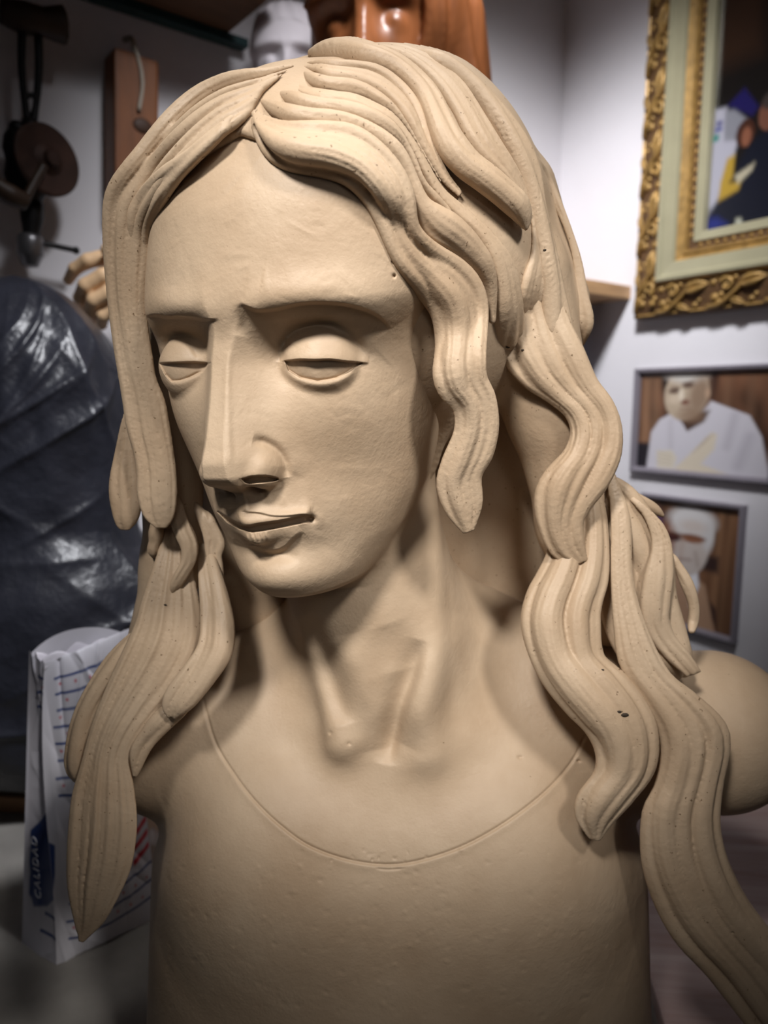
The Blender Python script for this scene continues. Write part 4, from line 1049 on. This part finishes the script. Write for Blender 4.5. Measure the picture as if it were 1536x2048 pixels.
# ------------------------------------------------------------------ workbench and the things on it
def bench():
    top = mat('dusty_grey_bench_top', lin(104, 100, 96), 0.85, 0, 9, 0.5, 70, col2=lin(150, 146, 140), detail=9)
    leg = mat('bench_wood', lin(110, 84, 60), 0.6, 0.15, 12)
    root = empty('workbench'); root.location = m_((0, 760, TABLE)); tag(root, 'dusty grey workbench carrying the clay bust', 'workbench')
    MB().box((-0.65, -0.50, -0.045), (0.85, 0.32, 0), bev=0.003).build('bench_top', top, root)
    h = (TABLE-FLOOR)/1000
    for x in (-0.58, 0.75):
        for y in (-0.42, 0.25): MB().box((x-0.035, y-0.035, -h), (x+0.035, y+0.035, -0.045), bev=0.003).build('leg', leg, root)
    # pale board on the right, under the long lock of hair
    pb = mat('pale_limed_board', lin(176, 160, 158), 0.55, 0, 5, 0.1, 60, stretch=(1.2, 14, 4), col2=lin(146, 120, 116), detail=7)
    o = MB().box((-0.10, -0.30, 0), (0.42, 0.26, 0.018), bev=0.003).build('pale_board', pb)
    o.location = m_((358, 770, TABLE)); o.rotation_euler = (0, 0, -0.12); tag(o, 'pale limed wooden board lying on the bench right of the bust', 'board')
    # board under the black covered figure
    root = empty('base_board'); root.location = m_((-465, 950, TABLE)); root.rotation_euler = (0, 0, -0.10)
    tag(root, 'white topped board with a brown wooden edge under the black covered figure', 'board')
    MB().box((-0.175, -0.085, 0.0), (0.175, 0.11, 0.022), bev=0.002).build('board_edge', mat('brown_board_edge', lin(120, 86, 56), 0.6, 0.15, 14, stretch=(1, 8, 8)), root)
    MB().box((-0.175, -0.075, 0.0225), (0.175, 0.11, 0.052), bev=0.002).build('white_panel', mat('dirty_white_panel', lin(190, 190, 184), 0.6, 0.08, 8), root)
def black_figure():
    bag = mat('black_plastic_sheet', lin(42, 43, 51), 0.34, 0.25, 18, 0.6, 38, spec=0.5, bdist=0.006)
    base = np.array([-462, 950, TABLE+52.5]); H = 700.0
    ztop = W(80, 545, 930)[2]
    H = ztop-base[2]
    n, m = 260, 200
    th = np.linspace(0, 2*np.pi, n, endpoint=False); t = np.linspace(0, 1, m)
    r0 = spl(t, [0, 0.06, 0.2, 0.36, 0.5, 0.62, 0.76, 0.88, 0.95, 0.985, 1.0], [150, 172, 182, 168, 128, 124, 120, 98, 66, 34, 2])
    T, A = np.meshgrid(t, th, indexing='ij')
    r_ = np.random.default_rng(12); f = np.zeros_like(T)
    for k in range(16):                                     # pleats falling from the crown, swinging as they go down
        a0, sw, w, am = r_.uniform(0, 2*np.pi), r_.normal(0, 0.9), r_.uniform(0.07, 0.18), r_.uniform(5, 12)
        d = (A-a0-sw*(1-T)**1.5*1.2+np.pi) % (2*np.pi)-np.pi
        f += am*np.exp(-np.abs(d)/w)*np.clip((1-T)*6, 0, 1)*np.clip(0.35+1.2*np.sin(T*r_.uniform(3, 7)+r_.uniform(0, 6)), 0, 1)
    for k in range(60):                                     # slanting creases
        a0, t0, w, am, sl = r_.uniform(0, 2*np.pi), r_.uniform(0.02, 0.9), r_.uniform(0.008, 0.02), r_.uniform(4, 9), r_.normal(0.10, 0.16)
        d = (A-a0+np.pi) % (2*np.pi)-np.pi
        f += am*np.exp(-np.abs(T-t0-sl*d)/w)*np.exp(-(d/0.45)**2)
    for k in range(160):
        a0, t0 = r_.uniform(0, 2*np.pi), r_.uniform(0, 0.95); d = (A-a0+np.pi) % (2*np.pi)-np.pi
        f += r_.normal(0, 2.5)*np.exp(-(d/r_.uniform(0.05, 0.16))**2-((T-t0)/r_.uniform(0.015, 0.05))**2)
    R = np.maximum(r0[:, None]+f*np.clip(r0[:, None]/60, 0, 1), 1)
    X = R*np.cos(A)*1.05; Yv = R*np.sin(A)*0.8; Z = T*H
    V = np.stack([X, Yv, Z], -1).reshape(-1, 3)*0.001
    i = np.arange(m*n).reshape(m, n); j = np.roll(i, -1, axis=1)
    Fq = np.stack([i[:-1], j[:-1], j[1:], i[1:]], -1).reshape(-1, 4)
    o = mesh_from('covered_figure', V, Fq, bag); o.location = m_(base)
    tag(o, 'tall figure wrapped in crinkled black plastic sheeting at the left', 'covered sculpture')
def plaster_bag():
    P1, P2, P0 = on_table(105, 1925), on_table(302, 1834), on_table(44, 1886)
    paper = print_mat('printed_paper_sack', 0.5)
    ex = (P2-P1)[:2]; wf = np.linalg.norm(ex); ex /= wf; ey = (P0-P1)[:2]; wl = np.linalg.norm(ey); ey /= wl
    H = W(62, 1292, 640)[2]-TABLE
    M = np.eye(4); M[:3, 3] = m_((P1[0], P1[1], TABLE)); root = empty('plaster_sack', M)
    tag(root, 'white paper sack of plaster with blue stripes and small red stars, left of the bust', 'sack')
    navy, red = (44, 66, 124), (190, 70, 84)
    p = Print(150, 250, (214, 212, 220))
    zs = [0.065, 0.12, 0.175, 0.23, 0.285, 0.34, 0.395, 0.45, 0.80, 0.86, 0.92]
    for k, z in enumerate(zs):
        w_ = 0.0085
        p.line([(0.10+0.015*(k % 3), z+0.006), (0.28, z+0.006), (1.0, z-0.012)], w_, navy, 0.004)
    for k, z in enumerate([0.095, 0.15, 0.205, 0.26, 0.315, 0.37, 0.425, 0.83, 0.89]):
        for j in range(7):
            x = 0.16+0.14*j+0.06*(k % 2)
            for a in range(3):
                c, s = math.cos(a*math.pi/3+0.3), math.sin(a*math.pi/3+0.3)
                p.line([(x-0.013*c, z-0.0055*s), (x+0.013*c, z+0.0055*s)], 0.004, red, 0.003, 0.9)
    p.poly([(0.50, 0.50), (0.86, 0.475), (0.86, 0.56), (0.60, 0.585)], (200, 60, 84), 0.006)
    for k in range(4): p.line([(0.60+k*0.06, 0.512-k*0.003), (0.62+k*0.06, 0.548-k*0.003)], 0.010, (232, 226, 230), 0.004)
    for k in range(3): p.line([(0.78, 0.66+k*0.045), (0.98, 0.635+k*0.045)], 0.022, (196, 52, 66), 0.006)
    p.poly([(0.0, 0.60), (0.05, 0.61), (0.03, 0.70), (0.0, 0.76)], navy, 0.006)
    r_ = np.random.default_rng(8)
    cr = [(r_.uniform(0, 1), r_.uniform(0, 1), r_.uniform(0, 3.14), r_.uniform(-1, 1)*3.2, r_.uniform(0.03, 0.09)) for _ in range(60)]
    def crump(x, z):
        h = np.zeros_like(x)
        for a, c, an, am, w in cr:
            s = (x-a)*math.cos(an)+(z-c)*math.sin(an); l = -(x-a)*math.sin(an)+(z-c)*math.cos(an)
            h += am*np.exp(-np.abs(s)/w*2)*np.exp(-(l/0.25)**2)
        return h
    def tp_(y): return 1-0.10*(1-y)
    def front(x, y):
        z = (1-y)*H; bul = 20*np.sin(np.pi*np.clip(x, 0, 1))*np.sin(np.pi*np.clip(1-y, 0, 1))**0.7+crump(x, 1-y)*np.minimum(1, 8*np.minimum(x, 1-x))
        n = np.array([ex[1], -ex[0]])
        lean = 6*np.sin(y*5)
        zz = z+(1-y)**6*(18*x-10)+(y < 0.02)*0
        wv = wf*(1-0.10*np.exp(-((y-0.55)/0.3)**2)*0)
        k_ = tp_(y); sh = 12*(1-y)
        return np.c_[ex[0]*(wv*x*k_+sh)+n[0]*bul+lean*ey[0], ex[1]*(wv*x*k_+sh)+n[1]*bul+lean*ey[1], np.maximum(zz, 0)]*0.001
    p.sheet('front_panel', front, paper, root)
    q = Print(60, 250, (206, 204, 214))
    for k, z in enumerate(zs): q.line([(0.55-0.08*(k % 3), z+0.004), (1.0, z-0.004)], 0.011, navy, 0.004)
    for k, z in enumerate([0.095, 0.15, 0.205, 0.26]): q.ellipse(0.9, z, 0.05, 0.006, red, 0.3)
    q.poly([(0.12, 0.60), (0.5, 0.54), (0.98, 0.58), (0.98, 0.78), (0.6, 0.84), (0.24, 0.86), (0.12, 0.82)], navy, 0.008)
    def side(x, y):
        z = (1-y)*H; n = np.array([-ey[1], ey[0]]); n = n if n@ex < 0 else -n
        b = -12*np.sin(np.pi*x)*np.sin(np.pi*np.clip(1-y, 0, 1))+crump(x*0.4+0.3, 1-y)*np.minimum(1, 5*np.minimum(x, 1-x))
        lean = 6*np.sin(y*5)
        sh = 12*(1-y); k_ = 1-0.55*(1-y)
        return np.c_[ex[0]*sh+ey[0]*(wl*k_*x+lean*(1-x))+n[0]*b, ex[1]*sh+ey[1]*(wl*k_*x+lean*(1-x))+n[1]*b, np.maximum(z+(1-y)**6*(8*x-10), 0)]*0.001
    # the side is seen from the left: run it from its far edge to the shared edge
    q.c = q.c[:, ::-1]
    o = q.sheet('side_panel', side, paper, root)
    back = Print(40, 60, (206, 204, 210))
    A_ = front(np.array([1.0]), np.array([0.0]))[0]
    def back_f(x, y):
        z = (1-y)*H
        k_ = wl*(1-0.55*(1-y)); f_ = wf*(1-0.10*(1-y))*x+12*(1-y)
        return np.c_[ey[0]*k_+ex[0]*f_+4*np.sin(7*x)*ey[0], ey[1]*k_+ex[1]*f_+4*np.sin(7*x)*ey[1], z+(1-y)**6*(16*np.sin(3*x)-6)]*0.001
    back.sheet('back_panel', back_f, paper, root)
    r2 = Print(20, 60, (200, 198, 206))
    r2.sheet('end_panel', lambda x, y: np.c_[ex[0]*(wf*(1-0.1*(1-y))+12*(1-y))+ey[0]*wl*(1-0.55*(1-y))*x, ex[1]*(wf*(1-0.1*(1-y))+12*(1-y))+ey[1]*wl*(1-0.55*(1-y))*x, (1-y)*H]*0.001, paper, root)
    top = MB(); # folded mouth: a sagging sheet a little below the rim
    tp = Print(40, 30, (196, 192, 200)); tp.mottle(0.1, 4, 4, 2)
    tp.sheet('folded_mouth', lambda x, y: np.c_[ex[0]*(wf*0.9*x+12)+ey[0]*wl*0.45*y, ex[1]*(wf*0.9*x+12)+ey[1]*wl*0.45*y, H-16+8*np.sin(9*x+3*y)+6*np.sin(14*y)]*0.001, paper, root)
    # lettering running up the navy band
    def text(body, size, org, xdir, ydir, mt, nm):
        cu = bpy.data.curves.new(nm, 'FONT'); cu.body = body; cu.size = size; cu.extrude = 0.0003; cu.space_character = 1.25
        t = bpy.data.objects.new(nm, cu); bpy.context.collection.objects.link(t)
        dg = bpy.context.evaluated_depsgraph_get(); me = bpy.data.meshes.new_from_object(t.evaluated_get(dg)); bpy.data.objects.remove(t)
        o = bpy.data.objects.new(nm, me); bpy.context.collection.objects.link(o); me.materials.clear(); me.materials.append(mt)
        xd, yd = np.asarray(xdir, float), np.asarray(ydir, float); zd = np.cross(xd, yd)
        Mx = np.eye(4); Mx[:3, 0] = xd; Mx[:3, 1] = yd; Mx[:3, 2] = zd; Mx[:3, 3] = org
        o.parent = root; o.matrix_local = Matrix([list(r) for r in Mx]); return o
    ink = mat('white_lettering', lin(210, 212, 222), 0.5)
    ns = np.array([-ey[1], ey[0]]); ns = ns if ns@ex < 0 else -ns
    org = np.array([ey[0]*wl*0.20+ns[0]*4+ex[0]*3, ey[1]*wl*0.20+ns[1]*4+ex[1]*3, H*0.205])*0.001
    text('CALIDAD', 0.0125, org, (0, 0, 1), (ey[0], ey[1], 0), ink, 'lettering')
    return root
def clear_wrap():
    film = bpy.data.materials.new('clear_film'); film.use_nodes = True; b = film.node_tree.nodes['Principled BSDF']
    b.inputs['Base Color'].default_value = (0.8, 0.82, 0.88, 1); b.inputs['Roughness'].default_value = 0.12; b.inputs['Transmission Weight'].default_value = 0.75; b.inputs['IOR'].default_value = 1.2
    r_ = np.random.default_rng(4); n = 36
    x, y = np.meshgrid(np.linspace(-1, 1, n), np.linspace(0, 1, n)); h = np.zeros_like(x)
    for _ in range(40):
        a = r_.uniform(0, 3.14); h += r_.uniform(-1, 1)*0.006*np.abs(((x*math.cos(a)+y*math.sin(a))*r_.uniform(1, 4)+r_.uniform(0, 1)) % 1-0.5)
    V = np.c_[(x*0.022).ravel(), (h+0.014*np.cos(x*1.5)).ravel(), (y*0.085).ravel()]
    i = np.arange(n*n).reshape(n, n); Fq = np.stack([i[:-1, :-1], i[:-1, 1:], i[1:, 1:], i[1:, :-1]], -1).reshape(-1, 4)
    o = mesh_from('plastic_wrap', V, Fq, film, False); P = on_table(326, 1838); o.location = m_(P); o.rotation_euler = (0, 0, 0.4)
    tag(o, 'crumpled clear plastic wrap standing between the paper sack and the bust', 'plastic wrap')
    bx = MB().box((-0.045, -0.02, 0), (0.045, 0.03, 0.10), bev=0.004).build('clay_block', mat('pinkish_clay_block', lin(170, 140, 118), 0.8, 0.08, 20, 0.3, 60))
    bx.location = m_(on_table(352, 1748)); bx.rotation_euler = (0, 0, 0.5); tag(bx, 'pinkish beige clay block behind the clear plastic wrap', 'clay block')
BUST_VOXEL = 1.15
AMBIENT, EXPOSURE = 0.022, 0.05
def LAMPS():
    warm = (1, 0.965, 0.92)
    spot('ceiling_lamp_left', (-0.26, -0.32, 2.05), (0.02, 0.42, 1.33), 62, 27, 0.08, warm)
    spot('ceiling_lamp_right', (0.40, -0.24, 2.03), (0.03, 0.42, 1.32), 36, 28, 0.08, warm)
    spot('ceiling_lamp_top', (0.02, 0.45, 2.45), (0.0, 0.47, 1.3), 15, 30, 0.10, (1, 0.98, 0.95))
    spot('added_front_fill', (0.12, -0.75, 1.72), (0.0, 0.42, 1.30), 5, 24, 0.16, warm)  # added front fill, softens the shadows under the brow
    spot('added_wall_glow', (0.10, 0.75, 2.5), (0.50, 1.88, 1.45), 140, 54, 0.10, (0.95, 0.96, 1))  # added spot that makes the bright glow on the right wall
    spot('added_left_fill', (0.30, 0.35, 2.45), (-0.30, 0.92, 1.20), 90, 44, 0.10, (0.95, 0.96, 1))  # added fill for the dim left side, not a fixture there
    spot('added_left_wash', (0.25, 0.55, 2.45), (-0.26, 1.38, 1.52), 55, 36, 0.10, (0.95, 0.96, 1))  # added spot, lifts the left wall behind the tools
    spot('added_statue_fill', (0.35, 0.35, 2.5), (-0.08, 1.15, 1.98), 9, 24, 0.08, (0.95, 0.96, 1))  # added spot to brighten the two background busts
# ------------------------------------------------------------------ assemble
def clay_material(name, crumb):
    m = bpy.data.materials.new(name); m.use_nodes = True; nt = m.node_tree; b = nt.nodes['Principled BSDF']
    b.inputs['Roughness'].default_value = 0.52; b.inputs['Specular IOR Level'].default_value = 0.35
    tc = nt.nodes.new('ShaderNodeTexCoord')
    def noise(scale, detail=6, rough=0.55):
        n = nt.nodes.new('ShaderNodeTexNoise'); n.inputs['Scale'].default_value = scale; n.inputs['Detail'].default_value = detail; n.inputs['Roughness'].default_value = rough
        nt.links.new(tc.outputs['Object'], n.inputs['Vector']); return n
    n1 = noise(14, 7); mx = nt.nodes.new('ShaderNodeMix'); mx.data_type = 'RGBA'
    mx.inputs[6].default_value = (*CLAY_A, 1); mx.inputs[7].default_value = (*CLAY_B, 1)
    mr = nt.nodes.new('ShaderNodeMapRange'); mr.inputs[1].default_value = 0.32; mr.inputs[2].default_value = 0.68
    nt.links.new(n1.outputs['Fac'], mr.inputs[0]); nt.links.new(mr.outputs[0], mx.inputs[0])
    # dark crumbs
    n2 = noise(420, 2); m2 = nt.nodes.new('ShaderNodeMapRange'); m2.inputs[1].default_value = crumb; m2.inputs[2].default_value = crumb+0.06
    nt.links.new(n2.outputs['Fac'], m2.inputs[0]); mx2 = nt.nodes.new('ShaderNodeMix'); mx2.data_type = 'RGBA'; mx2.inputs[7].default_value = (0.16, 0.10, 0.055, 1)
    nt.links.new(m2.outputs[0], mx2.inputs[0]); nt.links.new(mx.outputs[2], mx2.inputs[6]); nt.links.new(mx2.outputs[2], b.inputs['Base Color'])
    n3 = noise(70, 8, 0.6); n4 = noise(520, 3)
    ad = nt.nodes.new('ShaderNodeMath'); ad.operation = 'MULTIPLY_ADD'; ad.inputs[1].default_value = 0.25
    nt.links.new(n4.outputs['Fac'], ad.inputs[0]); nt.links.new(n3.outputs['Fac'], ad.inputs[2])
    bp = nt.nodes.new('ShaderNodeBump'); bp.inputs['Strength'].default_value = 0.42; bp.inputs['Distance'].default_value = 0.0016
    nt.links.new(ad.outputs[0], bp.inputs['Height']); nt.links.new(bp.outputs[0], b.inputs['Normal'])
    return m
CLAY_A, CLAY_B = lin(168, 144, 118), lin(186, 164, 139)
clay = clay_material('grey_beige_clay', 0.77); hair_clay = clay_material('grey_beige_clay_crumbed', 0.69)
room(); gilt_frame(); photos(); shelves(); drill(); wall_block(); carved_hand(); bench(); black_figure(); plaster_bag(); clear_wrap()
walnut = mat('carved_brown_wood', lin(150, 90, 52), 0.34, 0.2, 16, 0.08, 60, stretch=(5, 5, 1), spec=0.5)
plast = mat('white_plaster_cast', lin(206, 198, 202), 0.7, 0.04, 20)
statue_head('wooden_bust', 'brown carved wooden bust with long hair behind the clay bust', 'bust', 726, 42, 425, 1.05, 12, 6, -2, walnut, True, 263.5)
statue_head('plaster_bust', 'white plaster bust with a smooth crown, left of the brown wooden bust', 'bust', 574, 118, 168, 0.73, 4, 0, 0, plast, False, 263.5)
V, Fq = build_bust_surface(BUST_VOXEL)
BASE = np.array([10, 505, TABLE])
bust = mesh_from('clay_bust', (V-BASE)*0.001, Fq, clay); bust.location = m_(BASE)
tag(bust, 'large grey beige clay bust with long wavy hair and lowered eyes on the workbench', 'bust')
build_hair(bust, hair_clay)
hair = bust.children[0]; hair.matrix_parent_inverse = bust.matrix_basis.inverted()
# small dark beads set on the locks, drawn as pits
pit_mat = mat('dark_bead', (0.035, 0.024, 0.015), 0.8)
bpy.context.view_layer.update()
for u, v, px in ((1250, 1430, 10), (1238, 1424, 7), (1016, 694, 6), (1046, 700, 5), (1090, 500, 5), (878, 850, 6), (470, 960, 0), (1205, 1340, 5), (330, 1210, 5)):
    if not px: continue
    d_ = Vector(ray(u, v)).normalized(); best = None
    for o in hair.children:
        iv = o.matrix_world.inverted(); a_ = iv@Vector((0, 0, LENS)); b_ = iv@(Vector((0, 0, LENS))+d_)
        hit, loc_, nor_, _ = o.ray_cast(a_, (b_-a_).normalized())
        if hit:
            wp = o.matrix_world@loc_; dist_ = (wp-Vector((0, 0, LENS))).length
            if best is None or dist_ < best[0]: best = (dist_, wp, o)
    if best:
        r_ = px/F*best[0]*0.5; b = MB(); b.ball((0, 0, 0), (r_*1.5, r_*0.5, r_*0.8), seg=10)
        q_ = b.build('dark_pit', pit_mat, hair, True); q_.matrix_world = Matrix.Translation(best[1])
# ------------------------------------------------------------------ lamps
def look(o, tgt): o.rotation_euler = (Vector(tgt)-Vector(o.location)).to_track_quat('-Z', 'Y').to_euler()
def spot(name, loc_, tgt, power, ang, radius, col=(1, 0.95, 0.88), blend=1.0):
    l = bpy.data.lights.new(name, 'SPOT'); l.energy = power; l.spot_size = ang*D2R; l.spot_blend = blend; l.shadow_soft_size = radius; l.color = col
    o = bpy.data.objects.new(name, l); o.location = loc_; look(o, tgt); bpy.context.collection.objects.link(o); return o
LAMPS()
w = bpy.data.worlds.new('workshop_air'); w.use_nodes = True; w.node_tree.nodes['Background'].inputs[0].default_value = (0.9, 0.92, 1, 1); w.node_tree.nodes['Background'].inputs[1].default_value = AMBIENT
sc = bpy.context.scene; sc.world = w
cam = bpy.data.cameras.new('camera'); cam.sensor_width = 36; cam.lens = F*36/2048; cam.clip_start = 0.02
cam.dof.use_dof = True; cam.dof.focus_distance = 0.385; cam.dof.aperture_fstop = 7
co = bpy.data.objects.new('camera', cam); co.location = (0, 0, LENS); co.rotation_euler = (math.pi/2-PITCH, 0, 0); bpy.context.collection.objects.link(co); sc.camera = co
vs = sc.view_settings; vs.view_transform = 'Standard'; vs.look = 'None'; vs.gamma = 1; vs.exposure = EXPOSURE; vs.use_curve_mapping = False
sc.cycles.max_bounces = 6
